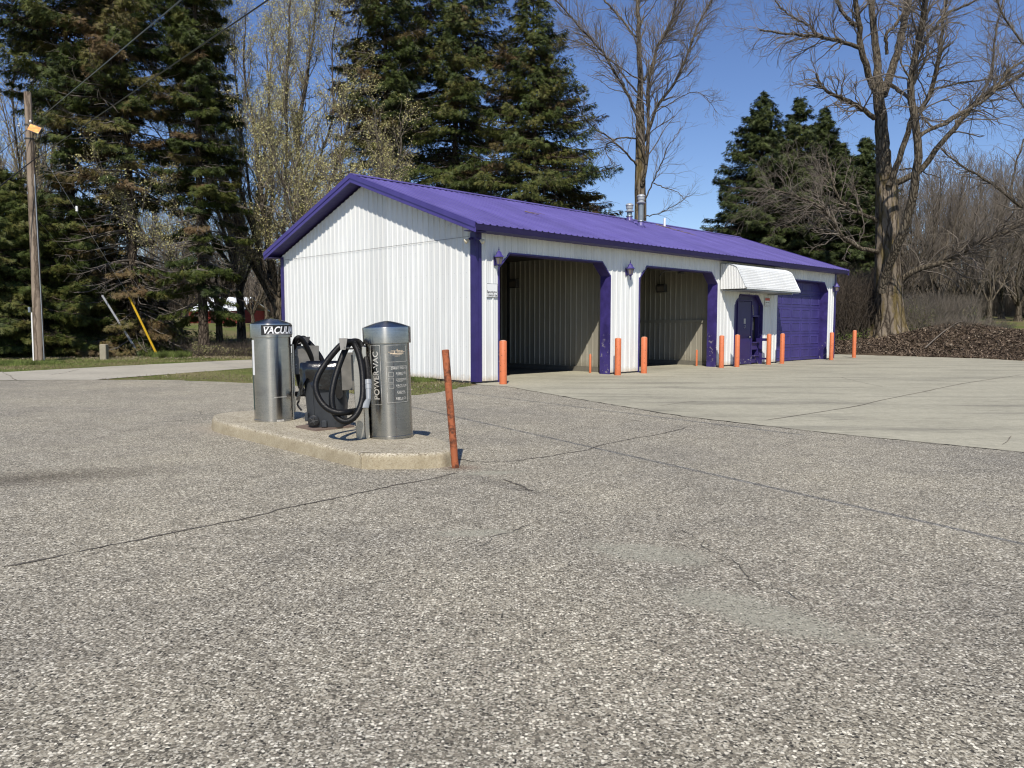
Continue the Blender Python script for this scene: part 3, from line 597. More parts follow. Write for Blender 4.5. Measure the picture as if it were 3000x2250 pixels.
# vacuum stations
M_PLATE=simple('dull zinc plate',(.20,.19,.17),.45,.4,.2,9)
def arc_patch(mb,cx,cy,r,a0,a1,z0,z1,n=14,th=.003):
    A=np.linspace(a0,a1,n)
    def ring(rr_,z): return [(cx+rr_*math.cos(a),cy+rr_*math.sin(a),z) for a in A]
    bot=ring(r,z0)+ring(r+th,z0)[::-1]; top=ring(r,z1)+ring(r+th,z1)[::-1]
    return mb.loft([bot,top],True)
def vacuum(x,y,h,r,label,lean):
    t=thing('vacuum_station',label,'vacuum',(x,y,.150),0,'stainless steel vacuum stations'); t.rotation_euler=(lean[0],lean[1],0)
    hb=h-.25
    mb=MB(); mb.lathe([(r+.004,0),(r+.004,.03),(r,.034),(r-.002,.3),(r,.6),(r-.003,hb-.02),(r-.003,hb+.05)],n=72); b=mb.build('body',M_STEEL2 if r<.2501 else M_STEEL,t,angle=30)
    rc=r+.018
    mb=MB(); rr_=[(rc-.006,hb-.0),(rc,hb+.003),(rc+.002,hb+.172),(rc,hb+.182)]
    for k in range(1,13): a=k/12; rr_.append((rc*(1-a)+.002,hb+.182+.072*(1-(1-a)**1.55)))
    mb.lathe(rr_,n=72); c=mb.build('cap',M_STEEL,t,angle=28)
    return t,b,c
FA=lambda x,y: math.atan2(-y,-x)
# right station
vx,vy=-1.385,8.67; t,b,c=vacuum(vx,vy,1.316,.25,'right stainless vacuum with etched directions panel and black hose on its left',(0,rad(-1.7)))
fa=FA(vx,vy); D2=PI/180
mb=MB(); arc_patch(mb,0,0,.2485,fa-49*D2,fa-17.5*D2,.385,1.055); o=mb.build('name_strip',M_GREYLBL,t)
planar_text('POWER-VAC',.093,(0,0,.715),None or (1,0,0),(0,0,1),M_SILV,'lettering',o,bold=.0016,cyl=(.2535,0,0,fa-31.5*D2,True),xs=1.0)
mb=MB(); arc_patch(mb,0,0,.2485,fa-7*D2,fa+56*D2,.395,1.06,24); dp=mb.build('directions_panel',M_GREYLBL,t)
mb=MB()
def frame_arc(mb,a0,a1,z0,z1,e=.004,r=.2512):
    arc_patch(mb,0,0,r,a0,a1,z1-e,z1,14,.002); arc_patch(mb,0,0,r,a0,a1,z0,z0+e,14,.002); ea=e/.25
    arc_patch(mb,0,0,r,a0,a0+ea,z0+e,z1-e,2,.002); arc_patch(mb,0,0,r,a1-ea,a1,z0+e,z1-e,2,.002)
frame_arc(mb,fa-5*D2,fa+54*D2,.86,1.05); frame_arc(mb,fa-5*D2,fa+54*D2,.41,.815); frame_arc(mb,fa-48*D2,fa-18.5*D2,.39,1.05)
for z in (.70,.635,.57): frame_arc(mb,fa+0*D2,fa+13*D2,z,z+.05,.003)
mb.build('panel_lines',M_SILV,dp)
for s,z,a,sz in (('DIRECTIONS',.79,30,.036),('REMOVE',.733,34,.034),('DEPOSIT',.662,34,.034),('VACUUM',.597,34,.034),('CLEAN',.525,32,.034),('REPLACE',.453,32,.034)):
    planar_text(s,sz,(0,0,z),(1,0,0),(0,0,1),M_SILV,'lettering',dp,bold=.0006,cyl=(.2535,0,0,fa+a*D2,False))
mb=MB()
for z,a0,a1 in ((.713,22,40),(.642,22,38),(.577,22,46),(.505,22,46),(.435,22,38)): arc_patch(mb,0,0,.2512,fa+a0*D2,fa+a1*D2,z,z+.004,8,.002)
mb.build('small_print',M_SILV,dp)
mb=MB()   # winged emblem, worn
for z,a0,a1,hh in ((.955,6,44,.010),(.972,2,20,.006),(.972,34,48,.006),(.985,8,42,.004),(.94,12,38,.004),(.925,18,32,.003)): arc_patch(mb,0,0,.2512,fa+a0*D2,fa+a1*D2,z-hh/2,z+hh/2,10,.002)
for a_ in (17,24,29): arc_patch(mb,0,0,.2512,fa+a_*D2,fa+(a_+2.2)*D2,.965,1.005-.004*abs(a_-24),3,.002)
mb.build('emblem',simple('worn gold and silver print',(.62,.50,.36),.4,sc=40,var=.4),dp)
ex,ey=math.cos(fa),math.sin(fa); rx,ry=-ey,ex      # toward camera, and camera-right
def loc(a,b,z): return (a*rx+b*ex,a*ry+b*ey,z)      # a: right, b: toward camera
def lbox(mb,a0,a1,b0,b1,z0,z1,bv=.006): 
    m=MB(); m.bbox(a0,a1,b0,b1,z0,z1,bv); m.map(lambda v:loc(v[0],-v[1] if 0 else v[1],v[2])); m.f=[tuple(reversed(f)) for f in m.f]; return mb.add(m.v,m.f)
mb=MB(); lbox(mb,-.385,-.285,-.02,.10,.0,1.0); mb.f=mb.f; sh=mb.build('side_housing',M_STEEL2,t)
mb=MB(); lbox(mb,-.283,-.232,.03,.135,.0,1.04); mb.build('housing_edge',M_STEEL,sh)
mb=MB(); lbox(mb,-.54,-.40,-.30,-.27,.53,.97); lbox(mb,-.41,-.38,-.30,.0,.55,.95); mb.build('hose_bracket_plate',M_PLATE,t)
def inv(t):   # world -> the station's own space
    bpy.context.view_layer.update(); m=t.matrix_world.inverted(); return lambda p: tuple(m@Vector(p))
Z=lambda x,y,Y: at(720+x/4.148,910+y/4.148,Y)
iv=inv(t)
Z0=Z; Z=lambda x,y,Y: Z0(x,y,Y-.19)
hp=[Z(1345,1215,8.55),Z(1230,1235,8.35),Z(1100,1235,8.3),Z(980,1180,8.32),Z(890,1070,8.35),Z(848,930,8.38),Z(880,790,8.42),Z(970,640,8.48),Z(1080,500,8.52),Z(1165,415,8.55),Z(1240,378,8.60),Z(1310,400,8.64),Z(1370,520,8.62),Z(1410,700,8.58),Z(1425,900,8.52),Z(1415,1080,8.46),Z(1365,1230,8.4),Z(1290,1320,8.36),Z(1200,1348,8.33),Z(1115,1300,8.33),Z(1062,1200,8.35),Z(1045,1050,8.38),Z(1070,880,8.43),Z(1125,690,8.50),Z(1190,520,8.57),Z(1250,410,8.64),Z(1320,372,8.72),Z(1390,400,8.76),Z(1440,510,8.74),Z(1470,650,8.68),Z(1485,780,8.60),Z(1487,850,8.55)]
mb=MB(); mb.tube(smooth_path([iv(p) for p in hp],9),.034,14); hz=mb.build('hose',M_HOSE,t,angle=60)
mb=MB(); a_,b_=Z(1484,845,8.55),Z(1488,900,8.53); 
mb.tube([iv(a_),iv(b_)],.041,16); mb.tube([iv(b_),iv(Z(1490,955,8.51))],.037,16); mb.tube([iv(Z(1490,950,8.51)),iv(Z(1492,1080,8.46))],[.032,.028],16)
e0,e1=Z(1492,1075,8.46),Z(1435,1182,8.42); dd=np.array([rx,ry,0])
def flat(c,wd,th,tw): c=np.array(c); s_=dd*wd; k=np.array([0,-th,th*.3]); return [iv(c+s_*math.cos(a)+k*math.sin(a)) for a in np.linspace(0,2*PI,13)[:-1]]
mb.loft([flat(e0,.028,.028,0),flat(e0*.6+e1*.4,.036,.02,0),flat(e1,.052,.013,0)],True); mb.build('nozzle',M_PVC,hz,angle=45)
mb=MB(); k0=Z(1190,335,8.50); k=np.array(k0)
q=lambda a,b,z: iv(k+dd*a+np.array([0,b,z]))
mb.loft([[q(-.045,-.03,0),q(.045,-.03,0),q(.045,-.02,0),q(-.045,-.02,0)],[q(-.025,-.05,-.125),q(.028,-.05,-.125),q(.028,-.04,-.125),q(-.025,-.04,-.125)]],True)
mb.tube([q(.01,-.045,-.10),q(.05,.05,-.115),q(.10,.25,-.12),iv(np.array(W(0,0,0))*0+k+dd*.12+np.array([0,.5,-.13]))],.012,6); mb.build('hose_hook',M_PLATE,t)
Z=Z0
# left station
vx,vy=-3.20,10.20; t,b,c=vacuum(vx,vy,1.36,.2505,'left stainless vacuum with a black sticker reading vacuum on its cap',(0,rad(-.6)))
fa=FA(vx,vy); ex,ey=math.cos(fa),math.sin(fa); rx,ry=-ey,ex; dd=np.array([rx,ry,0])
mb=MB(); arc_patch(mb,0,0,.2695,fa-27*D2,fa+96*D2,1.145,1.275,30); stk=mb.build('sticker',M_TEXT,c)
planar_text('VACUUM',.125,(0,0,1.205),(1,0,0),(0,0,1),simple('white lettering',(.85,.85,.85),.5,var=0),'lettering',stk,shear=.28,bold=.0032,cyl=(.274,0,0,fa+25*D2,False),xs=.88)
mb=MB(); arc_patch(mb,0,0,.2725,fa-12*D2,fa+90*D2,1.155,1.160,20,.002); arc_patch(mb,0,0,.2725,fa-17*D2,fa+1*D2,1.252,1.256,6,.002); mb.build('sticker_line',bpy.data.materials['white lettering'],stk)
mb=MB(); arc_patch(mb,0,0,.2485,fa-13*D2,fa+80*D2,.62,.97,24); mb.build('access_plate',M_STEEL,b)
mb=MB(); arc_patch(mb,0,0,.2485,fa-12*D2,fa+72*D2,.03,.33,24); mb.build('lower_plate',M_STEEL,b)
mb=MB(); arc_patch(mb,0,0,.249,fa-78*D2,fa-62*D2,.62,1.08,6); mb.build('white_label',M_WHITE,b)
mb=MB(); arc_patch(mb,0,0,.2487,fa-92*D2,fa-72*D2,.16,.88,6); mb.build('green_label',simple('dark green label',(.03,.06,.05),.4),b)
mb=MB(); arc_patch(mb,0,0,.249,fa+8*D2,fa+30*D2,.005,.03,6,.006); arc_patch(mb,0,0,.2535,fa+2*D2,fa+42*D2,.325,.333,8,.001); mb.build('worn_tape',M_SILV,b)
mb=MB(); lbox(mb,.262,.285,-.12,.05,.10,1.02); lbox(mb,.24,.262,-.06,.075,.0,.9); sh=mb.build('side_housing',M_STEEL2,t)
mb=MB(); lbox(mb,.29,.62,-.16,-.13,.60,.99); mb.build('hose_bracket_plate',M_PLATE,t)
mb=MB()
for z in (.69,.73,.86,.90): mb.lathe([(.010,0),(.010,.012)],loc(.31,-.12,z),8)
mb.build('bolt',M_GALV,sh)
iv=inv(t)
hp=[Z(618,1012,10.35),Z(700,1012,10.2),Z(760,1020,10.15),Z(720,1000,10.5),Z(670,930,10.55),Z(635,800,10.55),Z(600,600,10.5),Z(590,430,10.42),Z(610,350,10.35),Z(655,330,10.35),Z(710,390,10.4),Z(765,490,10.45),Z(805,600,10.5),Z(830,760,10.55),Z(800,930,10.6),Z(720,1000,10.7),Z(655,900,10.75),Z(640,700,10.75),Z(635,500,10.7),Z(655,370,10.65),Z(700,332,10.6),Z(760,380,10.6),Z(850,480,10.6),Z(925,600,10.6),Z(960,760,10.62)]
mb=MB(); mb.tube(smooth_path([iv(p) for p in hp],8),.034,12); mb.build('hose',M_HOSE,t,angle=60)
mb=MB(); q=lambda a,b,z: iv(np.array(Z(730,318,10.5))+dd*a+np.array([0,b,z])); mb.loft([[q(-.05,-.03,0),q(.05,-.03,0),q(.05,.03,0),q(-.05,.03,0)],[q(-.03,-.03,-.09),q(.03,-.03,-.09),q(.03,.03,-.09),q(-.03,.03,-.09)]],True); mb.tube([q(0,0,-.06),q(-.1,.0,-.1),q(-.25,-.05,-.12)],.012,6); mb.build('hose_hook',M_DARK,t)
mb=MB(); mb.tube(smooth_path([loc(.3,.02,.32),loc(.33,.02,.26),loc(.31,.02,.2),loc(.36,.04,.12)]),.014,6); mb.build('cable_end',M_BLACK,t)
# bin
bx,by=-2.30,9.47; t=thing('wheeled_bin','charcoal wheeled bin lined with a loose black bag between the vacuums','bin',(bx,by,.176),rad(4))
def rsq(hx,hy,z,k=.25,n=40,cx=0,cy=0,wob=None):
    out=[]
    for i in range(n):
        a=2*PI*i/n+.01; c_,s_=math.cos(a),math.sin(a); e=2/4.5; out.append((cx+hx*abs(c_)**e*math.copysign(1,c_)*(1+(wob(i) if wob else 0)),cy+hy*abs(s_)**e*math.copysign(1,s_)*(1+(wob(i) if wob else 0)),z))
    return out
mb=MB(); mb.loft([rsq(.215,.21,0),rsq(.222,.215,.03),rsq(.27,.255,.70),rsq(.285,.27,.70),rsq(.287,.272,.76),rsq(.27,.256,.76),rsq(.255,.24,.5),rsq(.21,.2,.05)],True); bn=mb.build('bin_body',M_BIN,t,angle=40)
mb=MB()
for k in range(-4,5): mb.box(k*.05-.004,k*.05+.004,-.235-.0,-.222,.06,.2) if 0 else None
for k in (-2.6,2.6): mb.loft([[(k*.048-.006,-.222,.05),(k*.048+.006,-.222,.05),(k*.048+.006,-.21,.05),(k*.048-.006,-.21,.05)],[(k*.055-.006,-.262,.64),(k*.055+.006,-.262,.64),(k*.055+.006,-.25,.64),(k*.055-.006,-.25,.64)]])
mb.build('body_ribs',M_BIN,bn)
rg=np.random.default_rng(11); ph=rg.uniform(0,6,6)
wb=lambda amp,sd:(lambda i: amp*(math.sin(i*2*PI/64*5+ph[sd%6])+.7*math.sin(i*2*PI/64*11+ph[(sd+1)%6])+.5*math.sin(i*2*PI/64*19+ph[(sd+2)%6])))
rings=[rsq(.262,.248,.60,n=64),rsq(.272,.258,.74,n=64),rsq(.282,.268,.795,n=64,wob=wb(.006,0)),rsq(.300,.286,.785,n=64,wob=wb(.01,1)),rsq(.305,.290,.70,n=64,wob=wb(.018,2)),rsq(.300,.288,.60,n=64,wob=wb(.028,3)),rsq(.305,.29,.52,n=64,wob=wb(.045,4)),rsq(.30,.285,.44,n=64,wob=wb(.06,5))]
low=[]
for i,pz in enumerate(rings[-1]):
    a=2*PI*i/64; dz=.09*math.sin(3*a+1.0)+.05*math.sin(7*a+2)+.04*math.sin(12*a); low.append((pz[0],pz[1],pz[2]+dz))
rings[-1]=low; rings[-2]=[(x,y,z+.5*(low[i][2]-.44)) for i,(x,y,z) in enumerate(rings[-2])]
fl=[]  # flare of the bag at the left side
for R_,fz in ((rings[-1],.10),(rings[-2],.05)):
    for i,(x,y,z) in enumerate(R_):
        if x<-.2 and abs(y)<.2: R_[i]=(x-fz*(1-abs(y)/.2),y,z)
mb=MB(); mb.loft(rings,False); mb.build('bin_bag',M_BAG,t,True)
mb=MB()
for sx in (-.13,):
    m=MB(); m.lathe([(.02,-.035),(.055,-.035),(.066,-.028),(.066,.028),(.055,.035),(.02,.035)],n=28); m.map(lambda v:(sx+v[0],-.232+v[2]*.6,.086+v[1])); mb.add(m.v,m.f)
wh=mb.build('wheel',M_BLACK,t,angle=35)
mb=MB(); m=MB(); m.lathe([(.001,-.04),(.02,-.04),(.02,.03)],n=12); m.map(lambda v:(-.13+v[0],-.232+v[2]*.6,.086+v[1])); mb.add(m.v,m.f)
for k in range(5):
    a=k*2*PI/5; mb.tube([(-.13+.02*math.cos(a),-.258,.086+.02*math.sin(a)),(-.13+.052*math.cos(a),-.256,.086+.052*math.sin(a))],.006,4)
mb.build('wheel_spokes',M_DARK,wh); mb=MB(); mb.bbox(-.04,.03,-.25,-.2,.0,.09,.01); mb.bbox(-.235,-.19,-.25,-.2,.08,.19,.01); mb.build('wheel_bracket',M_BIN,t)

# ------------------------------------------------------------ pole, lamp, guys, wires, stake, barn
px,py=-19.62,31.7; t=thing('utility_pole','tall weathered wooden utility pole at the left by the driveway','utility pole',(px,py,0))
mb=MB(); zz=np.linspace(-.1,10.88,24); mb.lathe([(.20-.065*z/10.9+.004*math.sin(z*5),z) for z in zz],n=20); mb.build('pole',M_WOODP,t,angle=60)
mb=MB(); mb.tube([(.21,-.05,0),(.175,-.05,5),(.16,-.05,7.6)],.022,6); mb.build('conduit',M_GALV,t); mb=MB(); mb.tube([(-.24,-.02,0),(-.23,-.02,2.0)],.035,8); mb.build('ground_wire_guard',M_WHITE,t)
mb=MB(); mb.bbox(-.34,-.24,-.1,.0,2.0,2.22,.01); mb.build('meter_box',M_GALV,t)
mb=MB(); mb.lathe([(.17,0),(.175,.02),(.17,.05)],(0,0,9.0),20); mb.lathe([(.17,0),(.175,.02),(.17,.05)],(0,0,9.55),20); mb.build('band',M_DARK,t)
lt=thing('pole_floodlight','lit orange flood lamp clamped near the top of the utility pole','flood lamp',(px+.16,py-.22,9.55))
mb=MB(); RM=Matrix.Rotation(rad(21),3,'Y')@Matrix.Rotation(rad(-18),3,'X'); mp=lambda v:RM@Vector((v[0]+.30,v[1]-.05,v[2]-.12))
m=MB(); m.loft([[(-.25,0,-.15),(.25,0,-.15),(.25,0,.15),(-.25,0,.15)],[(-.20,.16,-.10),(.20,.16,-.10),(.20,.16,.10),(-.20,.16,.10)]],True); m.map(mp); m.build('housing',M_DARK,lt)
g=G('lit sodium lens'); P_=g.obj(); em=g.ramp(g.n('TexVoronoi',0,i_Vector=g.mul(P_,(4,1,7)),i_Scale=1.6),(0,(1.,.80,.30)),(.3,(1,.45,.06)),(.75,(.6,.17,.015)))
EM=g.out((.3,.15,.05),.3,0.,None,None); g.set(g.b.inputs['Emission Color'],em); g.b.inputs['Emission Strength'].default_value=.8
m=MB(); m.box(-.235,.235,-.02,-.002,-.135,.135); m.map(mp); m.build('lens',EM,lt)
m=MB(); m.box(-.25,.25,-.026,0,.136,.155); m.box(-.25,.25,-.026,0,-.155,-.136); m.box(-.255,-.236,-.026,0,-.136,.136); m.box(.236,.255,-.026,0,-.136,.136); m.map(mp); m.build('lens_frame',M_DARK,lt)
m=MB(); m.tube([(-.16,.15,-.1),(-.05,.0,.0),(.1,-.0,-.1)],.025,6); m.build('arm',M_DARK,lt); m=MB(); m.lathe([(.03,0),(.045,.03),(.03,.09),(.01,.1)],(.04,.0,.08),12); m.build('photocell',M_WHITE,lt)
m=MB()
for dx in (-.35,-.32): m.lathe([(.03,-.05),(.05,-.03),(.05,-.01),(.03,0)],(px+dx-.0,py-.1,9.55+(dx+.35)*3),10)
o=m.build('wire_insulators',M_WHITE); o.parent=None; tag(o,'pair of small white insulators left of the lit pole lamp','insulator')
def wire(name,label,a,b,sag,r,cat='cable',grp=None,mat=None):
    a=np.array(a);b=np.array(b); P_=[a+(b-a)*k/30+np.array([0,0,-sag*4*(k/30)*(1-k/30)]) for k in range(31)]
    m=MB(); m.tube(P_,r,5); o=m.build(name,mat or M_BLACK); tag(o,label,cat,grp); return o
pz=lambda z:(px+.05,py-.18,z)
def through(u0,v0,Y0,u1,v1,Y1,ext): a=at(u0,v0,Y0); b=at(u1,v1,Y1); return a,a+(b-a)*ext
a,b=through(130,335,31.6,530,0,12.2,1.6); wire('overhead_cable','upper black overhead cable climbing right from the pole lamp',a,b,.0,.013)
a,b=through(118,455,31.6,785,0,13.2,1.5); wire('overhead_cable','lower black overhead cable crossing in front of the tall spruces',a,b,.0,.015)
a,b=through(112,458,31.7,-60,592,29,1.3); wire('overhead_cable','black cable leaving the pole to the left edge at mid height',a,b,.0,.022)
a,b=through(112,352,31.7,-60,500,30,1.3); wire('overhead_cable','thin black cable leaving the pole lamp toward the lower left',a,b,.0,.014)
g1=gnd(413,1044); g2=gnd(464,1045)
def guard(label,g_,u,v,mat,cat='guy guard'):
    top=at(u,v,g_[1]-.9); m=MB(); a=np.array(g_)-[0,0,.05]; d=top-a; s_=np.cross(d,[0,1,0]); s_/=np.linalg.norm(s_); 
    m.tube([a,a+d*.5,top],[.055,.05,.05],8); o=m.build('guy_wire_guard',mat); tag(o,label,'guy wire guard'); return top
t1=guard('grey guy wire guard slanting up from the roadside grass',g1,299,865,simple('pale grey plastic',(.42,.44,.47),.5)); t2=guard('yellow guy wire guard slanting up right of the grey one',g2,376,865,simple('yellow plastic',(.75,.47,.03),.5))
wire('guy_wire','thin guy wire from the yellow guard up to the pole',t2,(px,py,9.2),0,.008,'guy wire',None,M_GALV)
wire('guy_wire','thin guy wire from the grey guard up to the pole',t1,(px,py,6.0),0,.006,'guy wire',None,M_GALV)
m=MB(); m.lathe([(.02,0),(.05,.02),(.05,.22),(.02,.24)],tuple(np.array(t2)+(np.array([px,py,9.2])-t2)*.55),8); o=m.build('strain_insulator',M_WHITE); tag(o,'small white strain insulator on the guy wire','insulator')
p=gnd(306,1053); m=MB(); m.bbox(-.14,.14,-.14,.14,-.05,.66,.03); o=m.build('marker_post',simple('old concrete post',(.30,.27,.20),.9,bump=.5)); o.location=(p[0],p[1],0); tag(o,'short grey concrete marker post by the driveway','post')
def terr_left(y): return 2.2*float(np.clip((y-45)/60,0,1))**1.0
bp=at(640,946,95); t=thing('red_barn','distant red barn with a white metal roof behind the trees','barn',(bp[0],bp[1],bp[2]-.15),rad(-8))
m=MB(); m.box(-3.9,3.2,0,6,0,1.75); m.build('wall',M_RED,t); m=MB()
m.loft([[(-3.6,-.5,1.62),(3.7,-.5,1.62),(3.7,-.5,1.72),(-3.6,-.5,1.72)],[(-2.9,3,3.35),(2.9,3,3.35),(2.9,3,3.45),(-2.9,3,3.45)]],True); m.loft([[(-3.6,6.5,1.62),(3.7,6.5,1.62),(3.7,6.5,1.72),(-3.6,6.5,1.72)],[(-2.9,3.02,3.35),(2.9,3.02,3.35),(2.9,3.02,3.45),(-2.9,3.02,3.45)]],True); m.build('roof',M_METR,t)
m=MB(); m.box(-1.0,.2,-.03,0,0,1.4); m.build('door',simple('dark barn opening',(.03,.01,.01),.9),t)
m=MB(); m.box(-3.2,-2.6,-.03,0,.5,1.2); m.build('window',M_GLASS,t)
bp=at(415,895,150); t=thing('white_house','far white house glimpsed between the dark spruces','house',(bp[0],bp[1],2.3),rad(10))
m=MB(); m.box(-3,3,0,6,0,3.4); m.loft([[(-3,0,3.4),(3,0,3.4),(3,6,3.4),(-3,6,3.4)],[(-.05,0,6),(.05,0,6),(.05,6,6),(-.05,6,6)]],True); m.build('wall',M_WHITE,t); m=MB(); m.box(-.8,.0,-.04,0,1,2.2); m.box(1.,1.8,-.04,0,1,2.2); m.build('window',M_GLASS,t)
# ------------------------------------------------------------ ground sheets
def sheet(name,pts,z,mat,label=None):
    me=bpy.data.meshes.new(name); me.from_pydata([(p[0],p[1],z) for p in pts],[],[tuple(range(len(pts)))]); me.materials.append(mat)
    if me.polygons[0].normal.z<0: me.flip_normals()
    o=bpy.data.objects.new(name,me); COL.objects.link(o); tag(o,None,None,None,'structure'); return o
rg=np.random.default_rng(2)
def rough(pts,step=.35,amp=.05):
    out=[]
    for a,b in zip(pts[:-1],pts[1:]):
        a=np.array(a[:2],float);b=np.array(b[:2],float); n=max(1,int(np.linalg.norm(b-a)/step))
        for k in range(n):
            p=a+(b-a)*k/n; out.append(tuple(p+rg.normal(0,amp,2)*(1 if k else .3)))
    out.append(tuple(pts[-1][:2])); return out
far_edge=[(-60,20.2),(-13.2,19.95),(-11.1,20.2),(-9.06,20.2),(-7.8,19.6),(-6.2,18.9),(-5.2,18.2),(-4.0,16.9),(-3.25,15.9),(-2.5,15.5),(-1.95,15.7),(-1.5,16.6),(-1.1,17.9),(-.85,18.5)]
ap_edge=[(-.85,18.55),(-.1,17.9),(1.32,14.74),(2.68,11.91),(4.21,10.0),(5.9,8.3),(14,0),(24,-9)]
lot=rough(far_edge,.3,.035)+rough(ap_edge[1:],.3,.012)[:-1]+[(24,-9),(24,-30),(-60,-30)]
sheet('asphalt_lot',lot,0,M_ASPH)
back=[(16.0,40.5),(16.6,39.3),(17.6,38.9),(18.5,37.6),(19.24,35.9),(20.2,34.6),(20.99,33.6),(21.0,32.2),(21.3,30.6),(23,25),(30,14)]
inner=[tuple(W(.05,.1)[:2]),tuple(W(.05,9.7)[:2]),tuple(W(21.0,9.7)[:2]),tuple(W(21.6,9.7)[:2])]
apron=rough(ap_edge,.3,.012)+[(26,-9),(30,14)]+rough(back[::-1],.5,.06)[1:]+[inner[3],inner[2],inner[1],inner[0]]
sheet('concrete_apron',apron,.004,M_CONC)
dn=[(-30,12),(-19,17.5),(-15.5,19.9),(-13.2,20.02),(-11.05,20.22),(-10.9,20.8),(-8.83,26.1),(-6.5,32),(-3,38),(3,46),(12,58)]
df=[(6,60),(-3,49),(-8.0,39.5),(-11.0,33.0),(-11.58,32.3),(-14.4,26.8),(-15.7,23.8),(-19,21.5),(-30,20.3)]
sheet('driveway',rough(dn,.4,.04)+rough(df,.4,.05),.004,M_ROAD)
# cracks and joints as thin dark ribbons lying on the paving
M_CRK=simple('crack filler',(.10,.088,.07),.95,var=.55,sc=12); M_JNT=simple('joint dirt',(.17,.15,.115),.95,var=.5,sc=5)
def crack(pix,w0,mat,z,wob=.03,name='pavement_crack',n=10):
    P=np.array([gnd(u,v)[:2] for u,v in pix]); P=smooth_path([(a,b,0) for a,b in P],n); d=np.gradient(P,axis=0); d/=np.linalg.norm(d,axis=1)[:,None]+1e-9; N_=np.stack([-d[:,1],d[:,0],0*d[:,0]],1)
    wz=np.convolve(rg.normal(0,wob,len(P)+6),np.ones(5)/2.6,'same')[3:-3]; P=P+N_*wz[:,None]; ww=w0*.8*np.convolve(rg.uniform(.1,1.35,len(P)+4),np.ones(3)/3,'same')[2:-2]; ww[0]=ww[-1]=.002
    V=np.concatenate([P+N_*ww[:,None]/2,P-N_*ww[:,None]/2]); V[:,2]=z; k=len(P)
    o=rawmesh(name,V,[(i,i+1,k+i+1,k+i) for i in range(k-1)],mat); 
    if o.data.polygons[0].normal.z<0: o.data.flip_normals()
    tag(o,None,None,None,'structure')
for pix,w_ in (([(0,1662),(260,1610),(560,1550),(810,1500),(1000,1455),(1150,1425),(1340,1385)],.030),([(1300,1345),(1420,1352),(1560,1345),(1700,1320),(1830,1290),(1940,1270),(2020,1253)],.032),([(430,1240),(530,1232),(600,1224),(640,1222)],.035),
    ([(0,1287),(60,1281)],.02),([(600,1218),(570,1205),(500,1196)],.014),([(1390,1610),(1470,1570),(1560,1540)],.012),([(2010,1550),(2080,1610),(2200,1690),(2330,1760)],.012),([(1380,1180),(1440,1182),(1490,1187)],.018),([(1840,1230),(1890,1235)],.03),([(1470,1405),(1530,1430),(1560,1440)],.03)):
    crack(pix,w_,M_CRK,.004)
for pix,w_ in (([(2240,1232),(2470,1197),(2600,1170),(2720,1145),(2850,1120),(3000,1098)],.045),([(1930,1190),(2000,1180),(2040,1176)],.02),([(2930,1304),(2970,1279)],.02),([(2460,1105),(2520,1120),(2590,1135)],.02),([(1500,1142),(1560,1139)],.02)):
    crack(pix,w_,M_JNT,.008,.015,'concrete_joint')
for pix,w_ in (([(0,1088),(30,1102),(55,1116)],.05),([(140,1098),(180,1094),(235,1083)],.05),([(300,1109),(325,1114)],.05)): crack(pix,w_,M_JNT,.008,.03,'concrete_joint')
def ribbon(P2,w0,mat,z,name):
    P=np.array([(a,b,0) for a,b in P2],float); d=np.gradient(P,axis=0); d/=np.linalg.norm(d,axis=1)[:,None]+1e-9; N_=np.stack([-d[:,1],d[:,0],0*d[:,0]],1); ww=w0*rg.uniform(.2,1.3,len(P)); V=np.concatenate([P+N_*ww[:,None]/2,P-N_*ww[:,None]/2]); V[:,2]=z; k=len(P)
    o=rawmesh(name,V,[(i,i+1,k+i+1,k+i) for i in range(k-1)],mat); 
    if o.data.polygons[0].normal.z<0: o.data.flip_normals()
    tag(o,None,None,None,'structure')
ribbon(rough([(p[0]-.02,p[1]-.02) for p in ap_edge[1:]],.16,.02),.022,M_CRK,.0075,'edge_joint')
# terrain
def hgt(x,y):
    left=2.3*np.clip((y-46)/60,0,None)**1.0; left=np.where(left>4.5,4.5,left)
    e=np.interp(y,[10,25,31,33.4,36,38.5,40],[30,23,21.3,21.2,19.6,17.4,16.4])   # paved edge on the right
    dr=np.clip(np.maximum(x-e,(y-39.6)*1.2-np.clip(14-x,0,50)*1.),0,None)
    bank=1.12*(1-np.exp(-(dr/3.2)**1.5))*np.clip((x-6)/9,0,1)
    bank=bank+.60*np.exp(-(((x-22.7)/1.9)**2+((y-39.0)/2.0)**2))+.04*np.sin(x*1.7+y*.9)*np.clip(dr/3,0,1)*np.clip(1-dr/12,0,1)
    far=np.clip((y-47)/30,0,1)*1.35*np.clip((x-6)/9,0,1)
    return np.where(x>6,bank+far,left)*1.0-.012
xs=np.concatenate([np.linspace(-400,-40,24),np.arange(-36,44,.8),np.linspace(48,500,26)]); ys=np.concatenate([np.linspace(-60,12,10),np.arange(13,62,.8),np.linspace(66,420,34)])
X,Y=np.meshgrid(xs,ys); Zt=hgt(X,Y)
bl=np.clip((X-2)/10,0,1); lz=np.clip(2.3*np.clip((Y-46)/60,0,None),0,4.5); Zt=np.where((X>2),np.maximum(Zt,lz*(1-bl)-.012),Zt)
i=np.arange(len(ys)-1)[:,None]; j=np.arange(len(xs)-1)[None,:]; nx=len(xs)
Fq=np.stack([i*nx+j,i*nx+j+1,(i+1)*nx+j+1,(i+1)*nx+j],-1).reshape(-1,4)
V=np.stack([X.ravel(),Y.ravel(),Zt.ravel()],1)
cx=X.ravel()[Fq].mean(1); cy=Y.ravel()[Fq].mean(1)
e_=np.interp(cy,[10,25,31,33.4,36,38.5,40],[30,23,21.3,21.2,19.6,17.4,16.4])
